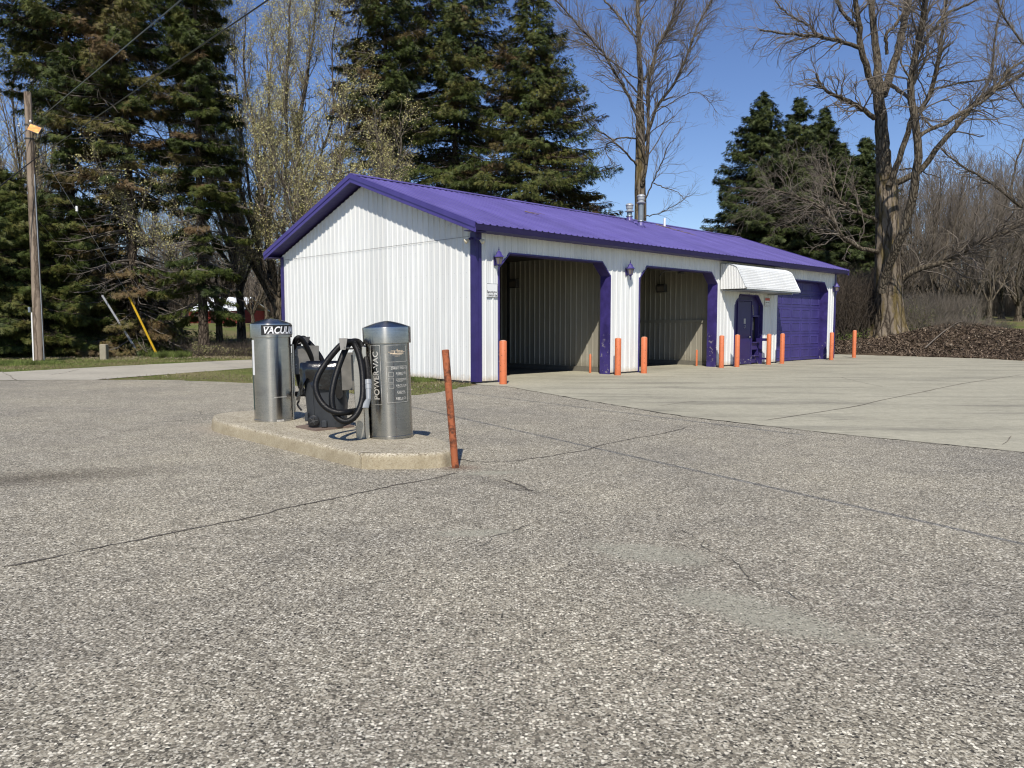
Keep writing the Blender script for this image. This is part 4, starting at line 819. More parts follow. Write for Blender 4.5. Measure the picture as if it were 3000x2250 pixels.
isbank=((cx>e_-.5)|((cy>39)&(cx>12)))&(cy<46)&(cx<40)&(cy>8)
gr_=rawmesh('ground',V,Fq,[M_GRD,M_BANK],None,True,isbank.astype(int)); tag(gr_,None,None,None,'structure')
def zg(x,y):
    x=np.atleast_1d(x).astype(float);y=np.atleast_1d(y).astype(float); ix=np.clip(np.searchsorted(xs,x)-1,0,len(xs)-2); iy=np.clip(np.searchsorted(ys,y)-1,0,len(ys)-2)
    tx=(x-xs[ix])/(xs[ix+1]-xs[ix]); ty=(y-ys[iy])/(ys[iy+1]-ys[iy])
    return Zt[iy,ix]*(1-tx)*(1-ty)+Zt[iy,ix+1]*tx*(1-ty)+Zt[iy+1,ix]*(1-tx)*ty+Zt[iy+1,ix+1]*tx*ty
def inpoly(x,y,poly):
    r=np.zeros(len(x),bool); n=len(poly)
    for k in range(n):
        x1,y1=poly[k][:2];x2,y2=poly[(k+1)%n][:2]; c=((y1>y)!=(y2>y)); xi=(x2-x1)*(y-y1)/(y2-y1+1e-12)+x1; r^=c&(x<xi)
    return r
LOT=lot; DRV=dn+df; APR=apron
bpoly=[tuple(W(s,q)[:2]) for s,q in ((-.02,-.02),(21.1,-.02),(21.1,9.8),(-.02,9.8))]
def free(x,y): return ~(inpoly(x,y,LOT)|inpoly(x,y,DRV)|inpoly(x,y,APR)|inpoly(x,y,bpoly))
def tris(name,P,D,S,ln,wd,mat,tone,parent=None,kind=None):
    """one tapering blade per row: base P, direction D, side S"""
    n=len(P); a=P-S*wd[:,None]/2; b=P+S*wd[:,None]/2; c=P+D*ln[:,None]
    V=np.stack([a,b,c],1).reshape(-1,3); o=rawmesh(name,V,np.arange(3*n).reshape(-1,3),mat,parent,False,None,tone)
    if kind: o['kind']=kind
    return o
def unit(v): return v/(np.linalg.norm(v,axis=-1,keepdims=True)+1e-9)
rg=np.random.default_rng(21)
M_GRASS=m_foliage('grass blades',(0,(.075,.11,.024)),(.45,(.135,.165,.045)),(.7,(.25,.22,.115)),(1,(.32,.27,.17)),rough=.8)
def grass(n,x0,x1,y0,y1,lnmu,wd,bias,name,extra=None):
    x=rg.uniform(x0,x1,n); y=rg.uniform(y0,y1,n); k=free(x,y)
    if extra is not None: k&=extra(x,y)
    x,y=x[k],y[k]; n=len(x); pt=np.sin(x*1.3+np.sin(y*.9)*2)+np.sin(y*1.7+x*.6)+rg.normal(0,.6,n)
    P=np.stack([x,y,zg(x,y)],1); D=unit(np.stack([rg.normal(0,.5,n),rg.normal(0,.5,n),np.ones(n)],1)); a=rg.uniform(0,PI,n); S=np.stack([np.cos(a),np.sin(a),0*a],1)
    return P,D,S,rg.uniform(.5,1.3,n)*lnmu*(1+.25*pt.clip(-1,1)),np.full(n,wd)*rg.uniform(.6,1.4,n),np.clip(bias+pt*.14+rg.normal(0,.1,n),0,1)
def cat(*L): return [np.concatenate(z) for z in zip(*L)]
g_=cat(grass(120000,-10,-1,15.3,26,.035,.010,.50,''),grass(26000,-11,-3,26,33,.05,.018,.35,''),grass(30000,-24,-8,22,34.5,.05,.02,.40,''),grass(45000,-26,-6,33,40,.07,.025,.55,''),grass(20000,-34,-6,40,47,.09,.04,.3,''))
tris('lawn_grass',*g_[:5],M_GRASS,g_[5]).__setitem__('kind','stuff')
def tuft(cx,cy,r,n,h): 
    a=rg.uniform(0,2*PI,n); q=r*np.sqrt(rg.uniform(0,1,n)); x=cx+q*np.cos(a); y=cy+q*np.sin(a); P=np.stack([x,y,zg(x,y)],1)
    D=unit(np.stack([rg.normal(0,.35,n),rg.normal(0,.35,n),np.ones(n)],1)); S=np.stack([np.cos(a*3),np.sin(a*3),0*a],1); return P,D,S,rg.uniform(.5,1.2,n)*h,np.full(n,.02),rg.uniform(.1,.4,n)
w0=gnd(500,1047); w1=gnd(60,1062); g_=cat(tuft(w0[0],w0[1],.9,2500,.33),tuft(w1[0]+.5,w1[1]-1,1.6,3000,.14),tuft(W(-.3,2.2)[0],W(-.3,2.2)[1],1.0,3500,.13))
tris('grass_tufts',*g_[:5],M_GRASS,g_[5]).__setitem__('kind','stuff')
# leaf litter
M_LEAF=m_foliage('dry leaves',(0,(.035,.024,.017)),(.4,(.105,.075,.052)),(.75,(.21,.16,.115)),(1,(.40,.34,.26)),rough=.8)
def litter(n,x0,x1,y0,y1,sz,cond,tb=.0):
    x=rg.uniform(x0,x1,n);y=rg.uniform(y0,y1,n);k=free(x,y)&cond(x,y);x,y=x[k],y[k];n=len(x)
    P=np.stack([x,y,zg(x,y)+rg.uniform(.0,.07,n)],1); D=unit(rg.normal(0,1,(n,3))*[1,1,.65]); S=unit(np.cross(D,rg.normal(0,1,(n,3))))
    return P,D,S,rg.uniform(.5,1.5,n)*sz,rg.uniform(.5,1.2,n)*sz,np.clip(rg.beta(2,3,n)+tb,0,1)
right=lambda x,y: (x>14)
l_=cat(litter(150000,15,34,28,45,.10,right),litter(9000,-26,-8,33,40,.05,lambda x,y:x<0,.3),litter(5000,-11,-1,15.5,22,.03,lambda x,y:x<0,.2))
tris('leaf_litter',*l_[:5],M_LEAF,l_[5]).__setitem__('kind','stuff')
# ------------------------------------------------------------ vegetation engine
M_BARK=m_bark('furrowed cottonwood bark',(.035,.026,.018),(.20,.165,.125),3.6,(.13,.098,.035),1.,.13)
M_BARKL=m_bark('weathered pale bark',(.16,.13,.10),(.48,.44,.38),4.,None,1.,.12)
M_LIMB=m_bark('grey brown limb bark',(.032,.025,.018),(.145,.122,.09),7.,None,.7,.2)
M_TWIG=simple('grey brown twig bark',(.16,.135,.108),.85,var=.25,sc=.8); M_TWIGD=simple('dark twig bark',(.075,.058,.042),.85,var=.3,sc=.7)
M_BRUSH=simple('red brown brush stems',(.15,.128,.10),.9,var=.35,sc=.5); M_SPB=m_bark('spruce bark',(.028,.021,.016),(.12,.095,.072),9.,None,.8,.3)
M_DEAD=simple('dead grey spruce twigs',(.15,.13,.11),.9,var=.3,sc=.8)
M_SPR=m_foliage('spruce needles',(0,(.020,.032,.009)),(.35,(.058,.078,.017)),(.55,(.100,.100,.024)),(.72,(.105,.085,.030)),(1,(.125,.082,.040)))
M_SPR2=m_foliage('blue green spruce needles',(0,(.028,.042,.013)),(.5,(.080,.100,.028)),(1,(.13,.135,.04)))
M_BUD=m_foliage('spring buds',(0,(.26,.22,.11)),(.5,(.40,.37,.16)),(1,(.52,.50,.22)))
def tubes(P,R,n):
    N,k,_=P.shape; T=np.gradient(P,axis=1); T=unit(T); m=unit(T.mean(1)); ref=np.where(np.abs(m[:,2:3])<.8,np.array([[0,0,1.]]),np.array([[1.,0,0]]))
    A=unit(np.cross(T,ref[:,None,:])); B=np.cross(T,A); an=np.arange(n)*2*PI/n
    V=P[:,:,None,:]+R[:,:,None,None]*(np.cos(an)[None,None,:,None]*A[:,:,None,:]+np.sin(an)[None,None,:,None]*B[:,:,None,:])
    i=np.arange(n); j=(i+1)%n; f=np.concatenate([np.stack([a*n+i,a*n+j,(a+1)*n+j,(a+1)*n+i],1) for a in range(k-1)])
    Fc=(f[None]+(np.arange(N)*k*n)[:,None,None]).reshape(-1,4); return V.reshape(-1,3),Fc
def merge(parts):
    Vs=[];Fs=[];o=0
    for V,Fc in parts: Vs.append(V);Fs.append(Fc+o);o+=len(V)
    return np.concatenate(Vs),np.concatenate(Fs)
def resample(P,k):
    s=np.r_[0,np.cumsum(np.linalg.norm(np.diff(P,axis=0),axis=1))]; t=np.linspace(0,s[-1],k); return np.stack([np.interp(t,s,P[:,c]) for c in range(3)],1)
def kids(P,R,M,rng,t0=.15,ang=(.5,1.0),lenf=.4,lmax=99,rf=.55,kk=6,up=.25,wob=.12,rmin=.004,tip=.25,fall=.5):
    N,k,_=P.shape; L=np.linalg.norm(np.diff(P,axis=1),axis=2).sum(1); idx=rng.choice(N,M,p=L/L.sum()); t=t0+(1-t0)*rng.uniform(0,1,M)**.8
    x=t*(k-1); a=np.clip(x.astype(int),0,k-2); f=(x-a)[:,None]; p=P[idx,a]*(1-f)+P[idx,a+1]*f; r=R[idx,a]*(1-f[:,0])+R[idx,a+1]*f[:,0]
    T=unit(P[idx,a+1]-P[idx,a]); q=unit(np.cross(T,rng.normal(0,1,(M,3)))); an=rng.uniform(*ang,M)[:,None]; d=unit(T*np.cos(an)+q*np.sin(an)+np.array([0,0,up*.6]))
    ln=np.minimum(L[idx]*lenf*(1-fall*t)*rng.uniform(.5,1.25,M),lmax*rng.uniform(.6,1.1,M)); C=np.empty((M,kk,3)); C[:,0]=p; st=(ln/(kk-1))[:,None]
    for i in range(1,kk): C[:,i]=C[:,i-1]+d*st; d=unit(d+rng.normal(0,wob,(M,3))+np.array([0,0,up*.35]))
    r0=np.maximum(np.minimum(r*rf,ln*.022+.004),rmin); return C,r0[:,None]*np.linspace(1,tip,kk)[None,:]
def limbs_arr(limbs,k=22): return np.stack([resample(P,k) for P,_,_ in limbs]),np.stack([np.linspace(a,b,k) for _,a,b in limbs])
def buds(P,R,M,rng,sz,parent,mat=M_BUD,name='buds',spread=.12):
    N,k,_=P.shape; i=rng.integers(0,N,M); x=rng.uniform(.25,1,M)*(k-1); a=np.clip(x.astype(int),0,k-2); f=(x-a)[:,None]; p=P[i,a]*(1-f)+P[i,a+1]*f+rng.normal(0,spread,(M,3))
    D=unit(rng.normal(0,1,(M,3))+[0,0,.3]); S=unit(np.cross(D,rng.normal(0,1,(M,3)))); return tris(name,p,D,S,rng.uniform(.5,1.4,M)*sz,rng.uniform(.5,1.,M)*sz,mat,rng.uniform(0,1,M),parent)
def flare(P,r0,r1,extra,hgt_,n=26,lob=6,seed=0):
    k=len(P); s=np.linspace(0,1,k); rng=np.random.default_rng(seed); an=np.arange(n)*2*PI/n; V=[]
    z=P[:,2]-P[0,2]
    for i in range(k):
        e=extra*math.exp(-max(z[i],0)/hgt_); rr_=(r0+(r1-r0)*s[i])*(1+.05*np.sin(an*3+i*.3)+.035*np.sin(an*7+i*.5+1)+rng.normal(0,.012,n)); rr_=rr_+e*(1+.45*np.sin(an*lob+.6))
        V.append(np.stack([P[i,0]+rr_*np.cos(an),P[i,1]+rr_*np.sin(an),np.full(n,P[i,2])],1))
    i=np.arange(n); j=(i+1)%n; Fc=np.concatenate([np.stack([a*n+i,a*n+j,(a+1)*n+j,(a+1)*n+i],1) for a in range(k-1)]); return np.concatenate(V),Fc
def PX(pts,Y0,dep=None):   # limb traced as (u,v[,dY]) points -> world
    return smooth_path([at(p[0],p[1],Y0+(p[2] if len(p)>2 else 0)) for p in pts],5)

# ---- the great cottonwood at the right
def z7(x,y,d=0.): return (2200+x/1.5083,y/1.5083,d)
LS=1.
def build_tree(name,label,cat,base,trunkparts,limbs,levels,seed,mat_t,mat_l,mat_tw,grp=None,bud=None,n_l=9):
    t=thing(name,label,cat,tuple(base),0,grp); b=np.array(base); V,Fc=trunkparts; rawmesh('trunk',V-b,Fc,mat_t,t,True)
    rng=np.random.default_rng(seed); F0_=[(l[3] if len(l)>3 else 0) for l in limbs]; limbs=[l[:3] for l in limbs]; P,R=limbs_arr(limbs); P=P-b; R=R*LS; P[:,1:-1]+=rng.normal(0,.022,P[:,1:-1].shape)*(1+R[:,1:-1,None]); V1=tubes(P,R,n_l); rawmesh('limbs',V1[0],V1[1],mat_l,t,True)
    parts=[];last=None;cp=np.stack([resample(q[int(f*20):],22) for q,f in zip(P,F0_)]); cr=np.stack([np.interp(np.linspace(int(f*20),21,22),np.arange(22),q) for q,f in zip(R,F0_)])
    for (M,kw,n,pool) in levels:
        c=kids(cp,cr,M,rng,**kw); parts.append(tubes(c[0],c[1],n)); last=c
        if pool=='next': cp,cr=c
        elif pool=='add':
            k=c[0].shape[1]; cp=np.concatenate([np.stack([resample(q,k) for q in cp]),c[0]]); cr=np.concatenate([np.stack([np.interp(np.linspace(0,1,k),np.linspace(0,1,q.shape[0]),q) for q in cr]),c[1]])
    V,Fc=merge(parts); rawmesh('crown',V,Fc,mat_tw,t,False)
    if bud: buds(last[0],last[1],bud[0],rng,bud[1],t)
    return t
Yc=42.; bz=float(zg(gnd(0,0)[0]*0+20.6,42.)[0]); tb=at(2593,976,Yc)
k=1/1.5083*Yc/2242*1.0
tp=PX([z7(612,1492),z7(612,1420),z7(606,1300),z7(604,1180),z7(604,1060),z7(602,950),z7(598,850),z7(592,770)],Yc)
V0,F0=flare(tp,58*k,42*k,34*k,.75,30,7,4)
lim=[(PX([z7(596,800),z7(585,700),z7(580,600),z7(575,500),z7(565,420),z7(560,370)],Yc),43*k,26*k,.85),
 (PX([z7(560,420),z7(535,370),z7(507,280,-.3),z7(482,190,-.6),z7(480,100,-.9),z7(462,0,-1.2),z7(455,-120,-1.4)],Yc),19*k,11*k,.35),
 (PX([z7(572,400),z7(556,270,.3),z7(546,150,.5),z7(531,0,.6),z7(520,-160,.8)],Yc),22*k,13*k,.35),
 (PX([z7(585,420),z7(615,330,.6),z7(648,230,1),z7(668,150,1.2),z7(690,50,1.5),z7(712,-80,1.7)],Yc),24*k,16*k,.35),
 (PX([z7(575,1290,-.9),z7(600,1190,-1.5),z7(645,1085,-2.2),z7(688,980,-2.8),z7(715,870,-3.2),z7(731,760,-3.5),z7(737,650,-3.7),z7(718,520,-3.9),z7(706,370,-4.),z7(733,215,-4.3),z7(760,80,-4.6),z7(778,-60,-5)],Yc),25*k,13*k,.52),
 (PX([z7(610,820,-.6),z7(660,690,-1),z7(692,590,-1.2),z7(722,500,-1.5),z7(778,455,-1.8),z7(812,330,-2),z7(838,190,-2.2),z7(850,80,-2.3),z7(872,-30,-2.4)],Yc),17*k,7*k,.4),
 (PX([z7(815,330,-2),z7(840,235,-2),z7(880,195,-2)],Yc),7*k,6*k),
 (PX([z7(640,810,.8),z7(750,750,.6),z7(825,655,.4),z7(930,530,0),z7(1015,430,-.4),z7(1110,385,-.8),z7(1215,320,-1.2),z7(1330,270,-1.6)],Yc),18*k,8*k,.3),
 (PX([z7(735,610,-3.6),z7(790,570,-3.6),z7(880,535,-3.5),z7(960,485,-3.4),z7(1060,420,-3.2),z7(1130,320,-3),z7(1215,262,-2.8),z7(1320,200,-2.6)],Yc),10*k,5*k),
 (PX([z7(665,1245,.2),z7(690,1215,-.1),z7(740,1190,-.4),z7(830,1165,-.9),z7(920,1125,-1.4),z7(990,1075,-1.8),z7(1090,1042,-2.2),z7(1215,985,-2.6),z7(1330,960,-3)],Yc),17*k,7*k),
 (PX([z7(560,1112,-.5),z7(480,1092,-1),z7(400,1040,-1.5),z7(350,960,-2),z7(290,905,-2.3),z7(160,855,-2.8),z7(60,825,-3)],Yc),13*k,3*k),
 (PX([z7(350,960,-2),z7(335,925,-1.8),z7(290,870,-1.6),z7(235,800,-1.5)],Yc),5*k,2*k),
 (PX([z7(572,978,.1),z7(500,950,-.2),z7(430,922,-.6),z7(385,870,-.9),z7(350,770,-1.1),z7(330,650,-1.2)],Yc),12*k,3*k),
 (PX([z7(545,522,-.3),z7(492,482,-.8),z7(400,432,-1.4),z7(335,405,-1.8),z7(308,370,-1.9),z7(288,325,-2)],Yc),14*k,6*k),
 (PX([z7(482,212,-.6),z7(420,190,-1),z7(330,168,-1.4),z7(250,157,-1.8),z7(150,150,-2.3),z7(38,130,-2.8)],Yc),11*k,4*k),
 (PX([z7(465,120,-.9),z7(410,65,-1.1),z7(378,0,-1.3),z7(350,-80,-1.5)],Yc),10*k,6*k),
 (PX([z7(290,162,-1.6),z7(255,110,-1.6),z7(190,80,-1.6),z7(120,20,-1.7),z7(90,-50,-1.8)],Yc),6*k,3*k),
 (PX([z7(600,240,.4),z7(598,150,.2),z7(640,110,.2),z7(690,20,.1),z7(720,-60,.1)],Yc),9*k,6*k),
 (PX([z7(605,365,-.5),z7(660,410,-1),z7(705,445,-1.6),z7(770,530,-2.2),z7(800,560,-2.6)],Yc),9*k,5*k),
 (PX([z7(800,400,-2),z7(900,370,-2.3),z7(1010,355,-2.6),z7(1085,350,-2.9)],Yc),6*k,3*k),
 (PX([z7(655,750,-1),z7(720,745,-1.4),z7(780,768,-1.7),z7(840,785,-2)],Yc),5*k,2*k),
 (PX([z7(735,230,-4.3),z7(790,150,-4.2),z7(870,60,-4.1),z7(960,20,-4),z7(1050,-40,-4)],Yc),9*k,4*k),
 (PX([z7(1010,440,-.4),z7(1060,330,-.3),z7(1075,200,-.2),z7(1100,60,0),z7(1130,-60,.2)],Yc),7*k,4*k)]
LV=[(260,dict(t0=.12,ang=(.35,.95),lenf=.5,lmax=4.8,rf=.30,kk=9,up=.05,wob=.30,rmin=.011,tip=.3,fall=.35),4,'add'),(2700,dict(t0=.12,ang=(.4,1.0),lenf=.6,lmax=2.2,rf=.42,kk=6,up=.03,wob=.32,rmin=.0065,tip=.5),3,'next'),(7500,dict(t0=.15,ang=(.35,.95),lenf=.7,lmax=1.1,rf=.6,kk=5,up=.0,wob=.25,rmin=.0042,tip=.6),3,'next')]
LS=.78
CW=build_tree('cottonwood_tree','massive old bare cottonwood with thick furrowed trunk beyond the far end of the building','tree',tuple(tb),(V0,F0),lim,LV,7,M_BARK,M_LIMB,M_TWIG,n_l=12)
# pale dead slab of bark on the right of the trunk
sl_=PX([z7(648,1492),z7(643,1400),z7(634,1300),z7(628,1180),z7(622,1110)],Yc); Vs,Fs=flare(sl_,24*k,10*k,22*k,.7,16,5,9); Vs[:,1]+= .05; rawmesh('pale_bark',Vs-np.array(tb),Fs,M_BARKL,CW,True)
bs=at(0,0,1)
# ---- tall bare tree behind the roof vents
def z5(x,y,d=0.): return (1600+x/2.37,y/2.37,d)
Y5=45.; k=1/2.37*Y5/2242; b5=(at(1876,0,Y5)[0],Y5,-.05)
trp=smooth_path([b5]+[at(*z5(*p)[:2],Y5) for p in ((652,1560),(652,1300),(655,1100),(655,900),(650,720))],5); V0,F0=flare(trp,44*k,27*k,20*k,1.,20,6,2)
lim=[(PX([z5(652,740),z5(656,600),z5(648,420),z5(640,200),z5(640,0),z5(645,-250)],Y5),28*k,13*k,.3),
 (PX([z5(665,1290,-.3),z5(690,1180,-.6),z5(702,1080,-.8),z5(710,900,-1),z5(706,700,-1.1),z5(712,560,-1.3),z5(748,440,-1.5),z5(772,320,-1.6),z5(848,210,-1.8),z5(888,70,-2),z5(905,-80,-2.1)],Y5),18*k,7*k),
 (PX([z5(680,980),z5(722,880,.3),z5(770,745,.5),z5(868,605,.8),z5(938,485,1),z5(1002,330,1.2),z5(1060,160,1.4),z5(1160,-10,1.6),z5(1220,-150,1.7)],Y5),15*k,6*k),
 (PX([z5(680,560,.2),z5(725,470,.5),z5(790,300,.8),z5(872,200,1),z5(972,-10,1.2),z5(1020,-150,1.3)],Y5),11*k,5*k),
 (PX([z5(640,830),z5(612,755,-.3),z5(560,640,-.6),z5(500,540,-.8),z5(405,380,-1),z5(330,290,-1.2),z5(200,150,-1.5),z5(60,-5,-1.8),z5(-40,-100,-2)],Y5),14*k,4*k),
 (PX([z5(640,645,.1),z5(560,550,.4),z5(460,430,.8),z5(380,380,1),z5(260,330,1.4)],Y5),8*k,3*k),
 (PX([z5(690,580,-.9),z5(560,500,-1.2),z5(440,420,-1.5),z5(350,350,-1.8),z5(260,285,-2),z5(100,275,-2.3)],Y5),6*k,2*k),
 (PX([z5(625,1145,-.2),z5(580,1090,-.6),z5(540,1050,-.8),z5(440,960,-1.2),z5(300,860,-1.7),z5(210,710,-2)],Y5),9*k,4*k),
 (PX([z5(635,962,0),z5(520,955,-.4),z5(460,980,-.6),z5(410,1030,-.8),z5(480,1180,-.9)],Y5),8*k,2*k),
 (PX([z5(620,255),z5(585,220,.2),z5(530,140,.4),z5(460,60,.6),z5(400,-10,.8),z5(350,-100,1)],Y5),10*k,6*k),
 (PX([z5(740,790,.4),z5(870,712,.2),z5(1000,642,0),z5(1100,665,-.3),z5(1185,782,-.5)],Y5),5*k,1.5*k),
 (PX([z5(680,1400,-.3),z5(740,1270,-.6),z5(800,1140,-.8),z5(850,1010,-1),z5(950,880,-1.2)],Y5),7*k,2*k),
 (PX([z5(745,1270,-.6),z5(820,1300,-.9),z5(900,1330,-1.1),z5(960,1380,-1.3)],Y5),5*k,2*k),
 (PX([z5(690,1500,-.3),z5(780,1480,-.9),z5(900,1420,-1.4),z5(1040,1330,-1.9)],Y5),5*k,1.5*k)]
LV5=[(190,dict(t0=.12,ang=(.35,.85),lenf=.42,lmax=4.2,rf=.34,kk=8,up=.2,wob=.22,rmin=.011,tip=.3,fall=.35),4,'add'),(1900,dict(t0=.12,ang=(.35,.95),lenf=.6,lmax=2.,rf=.42,kk=6,up=.12,wob=.24,rmin=.006,tip=.5),3,'next'),(6000,dict(t0=.15,ang=(.3,.9),lenf=.7,lmax=1.,rf=.6,kk=5,up=.06,wob=.22,rmin=.0042,tip=.6),3,'next')]
build_tree('cottonwood_tree','tall slim bare tree rising straight behind the roof vent stacks','tree',b5,(V0,F0),lim,LV5,8,M_BARK,M_LIMB,M_TWIG)
# ---- tree outside the frame at the right whose limb reaches in
Y8=36.; b8=(at(3240,0,Y8)[0],Y8,float(zg(at(3240,0,Y8)[0],Y8)[0])-.05); k=1/1.5083*Y8/2242
trp=smooth_path([b8,(b8[0]+.1,Y8,3.),(b8[0]-.1,Y8,6.),(b8[0]+.2,Y8,10),(b8[0]+.3,Y8,15)],6); V0,F0=flare(trp,.55,.2,.3,.8,18,6,3)
lim=[(PX([(3235,700),z7(1330,960),z7(1215,918),z7(1150,880),z7(1080,822),z7(960,750),z7(890,702),z7(840,655)],Y8),13*k,4*k),(PX([z7(955,748,0),z7(880,715,.3),z7(810,718,.6)],Y8),3*k,1.5*k),(PX([z7(1150,880),z7(1160,780,.2),z7(1185,680,.4),z7(1230,560,.6)],Y8),6*k,3*k),
 (PX([(3235,400),(3120,250,.5),(2990,120,.8),(2930,20,1),(2900,-80,1)],Y8),9*k,4*k),(PX([(3235,560),(3100,420,-1),(3010,330,-2),(2960,250,-2.4)],Y8),7*k,3*k)]
build_tree('bare_tree','thick bare limb of a tree reaching in from the right edge','tree',b8,(V0,F0),lim,[(90,dict(t0=.1,ang=(.4,.95),lenf=.3,lmax=2.4,rf=.42,kk=6,up=.2,wob=.2,rmin=.012,tip=.4),4,'add'),(520,dict(t0=.12,lenf=.5,lmax=1.2,kk=5,up=.15,wob=.2,rmin=.007),3,'next'),(1500,dict(t0=.12,lenf=.6,lmax=.7,kk=4,up=.12,wob=.2,rmin=.0055,tip=.6),3,'next')],9,M_BARK,M_LIMB,M_TWIG)
LS=1.
# ---- procedural multi-stem trees
def multi(name,label,base,Ht,nst,spread,r0,levels,seed,grp=None,bud=None,fork=.12,mats=None,lean=(0,0)):
    rng=np.random.default_rng(seed); b=np.array(base,float); zf=Ht*fork; tpp=smooth_path([b,b+[0,0,zf*.5],b+[rng.normal(0,.05),rng.normal(0,.05),zf]],5); V0,F0=flare(tpp,r0,r0*.8,r0*.5,.5,14,5,seed)
    lim=[]
    for i in range(nst):
        a=2*PI*i/nst+rng.uniform(-.4,.4); s_=spread*rng.uniform(.35,1.1); h_=Ht*rng.uniform(.75,1.); pts=[b+[0,0,zf*rng.uniform(.55,1.)]]
        for t_ in (.2,.4,.6,.8,1.): e=s_*(t_**.62); pts.append(b+[math.cos(a)*e+lean[0]*t_+rng.normal(0,.18),math.sin(a)*e+lean[1]*t_+rng.normal(0,.18),zf+(h_-zf)*t_])
        lim.append((smooth_path(pts,4),r0*rng.uniform(.35,.6),r0*.08))
    mt=mats or (M_LIMB,M_LIMB,M_TWIG); return build_tree(name,label,'tree',tuple(b),(V0,F0),lim,levels,seed,*mt,grp=grp,bud=bud,n_l=7)
def G0(u,Y,dz=-.05): x=at(u,900,Y)[0]; return (x,Y,float(zg(x,Y)[0])+dz)
LM=[(150,dict(t0=.1,ang=(.3,.8),lenf=.34,lmax=4.,rf=.5,kk=7,up=.25,wob=.16,rmin=.014,tip=.35),4,'add'),(1100,dict(t0=.1,ang=(.35,.9),lenf=.45,lmax=1.7,rf=.5,kk=5,up=.2,wob=.18,rmin=.008,tip=.5),3,'next'),(3200,dict(t0=.1,ang=(.35,.95),lenf=.6,lmax=.9,rf=.6,kk=4,up=.15,wob=.18,rmin=.0055,tip=.6),3,'next')]
multi('maple_tree','budding maple with many fanning stems between the dark spruces and the gable',G0(815,41),21,12,7.6,.28,[(190,)+LM[0][1:],(1500,)+LM[1][1:],(5500,)+LM[2][1:]],31,None,(95000,.062),.16,(M_LIMB,M_LIMB,M_TWIG),(-.4,0))
multi('maple_tree','budding maple left of the fanning one, close against the drooping spruce',G0(705,46),21.5,8,5.2,.26,[(130,)+LM[0][1:],(1000,)+LM[1][1:],(3600,)+LM[2][1:]],36,None,(50000,.062),.2,(M_LIMB,M_LIMB,M_TWIG))
multi('maple_tree','smaller budding maple with yellow green flowers just above the gable peak',G0(1010,36),11.8,8,4.8,.20,[(150,)+LM[0][1:],(1100,)+LM[1][1:],(4000,)+LM[2][1:]],32,None,(36000,.065),.25,(M_LIMB,M_LIMB,M_TWIG))
multi('maple_tree','low budding maple spreading in front of the spruce trunk left of the gable',G0(640,38.8),9.6,6,4.2,.17,[(90,)+LM[0][1:],(600,)+LM[1][1:],(1900,)+LM[2][1:]],33,None,(13000,.07),.30,(M_LIMB,M_LIMB,M_TWIG),(-2.0,0))
multi('maple_tree','pale budding tree at the far left edge behind the utility pole',G0(40,48),19,8,5.0,.32,LM,34,None,(15000,.08),.15)
multi('maple_tree','pale twiggy tree right behind the top of the utility pole',G0(150,58),20,8,5.,.32,LM,35,None,(12000,.08),.15)
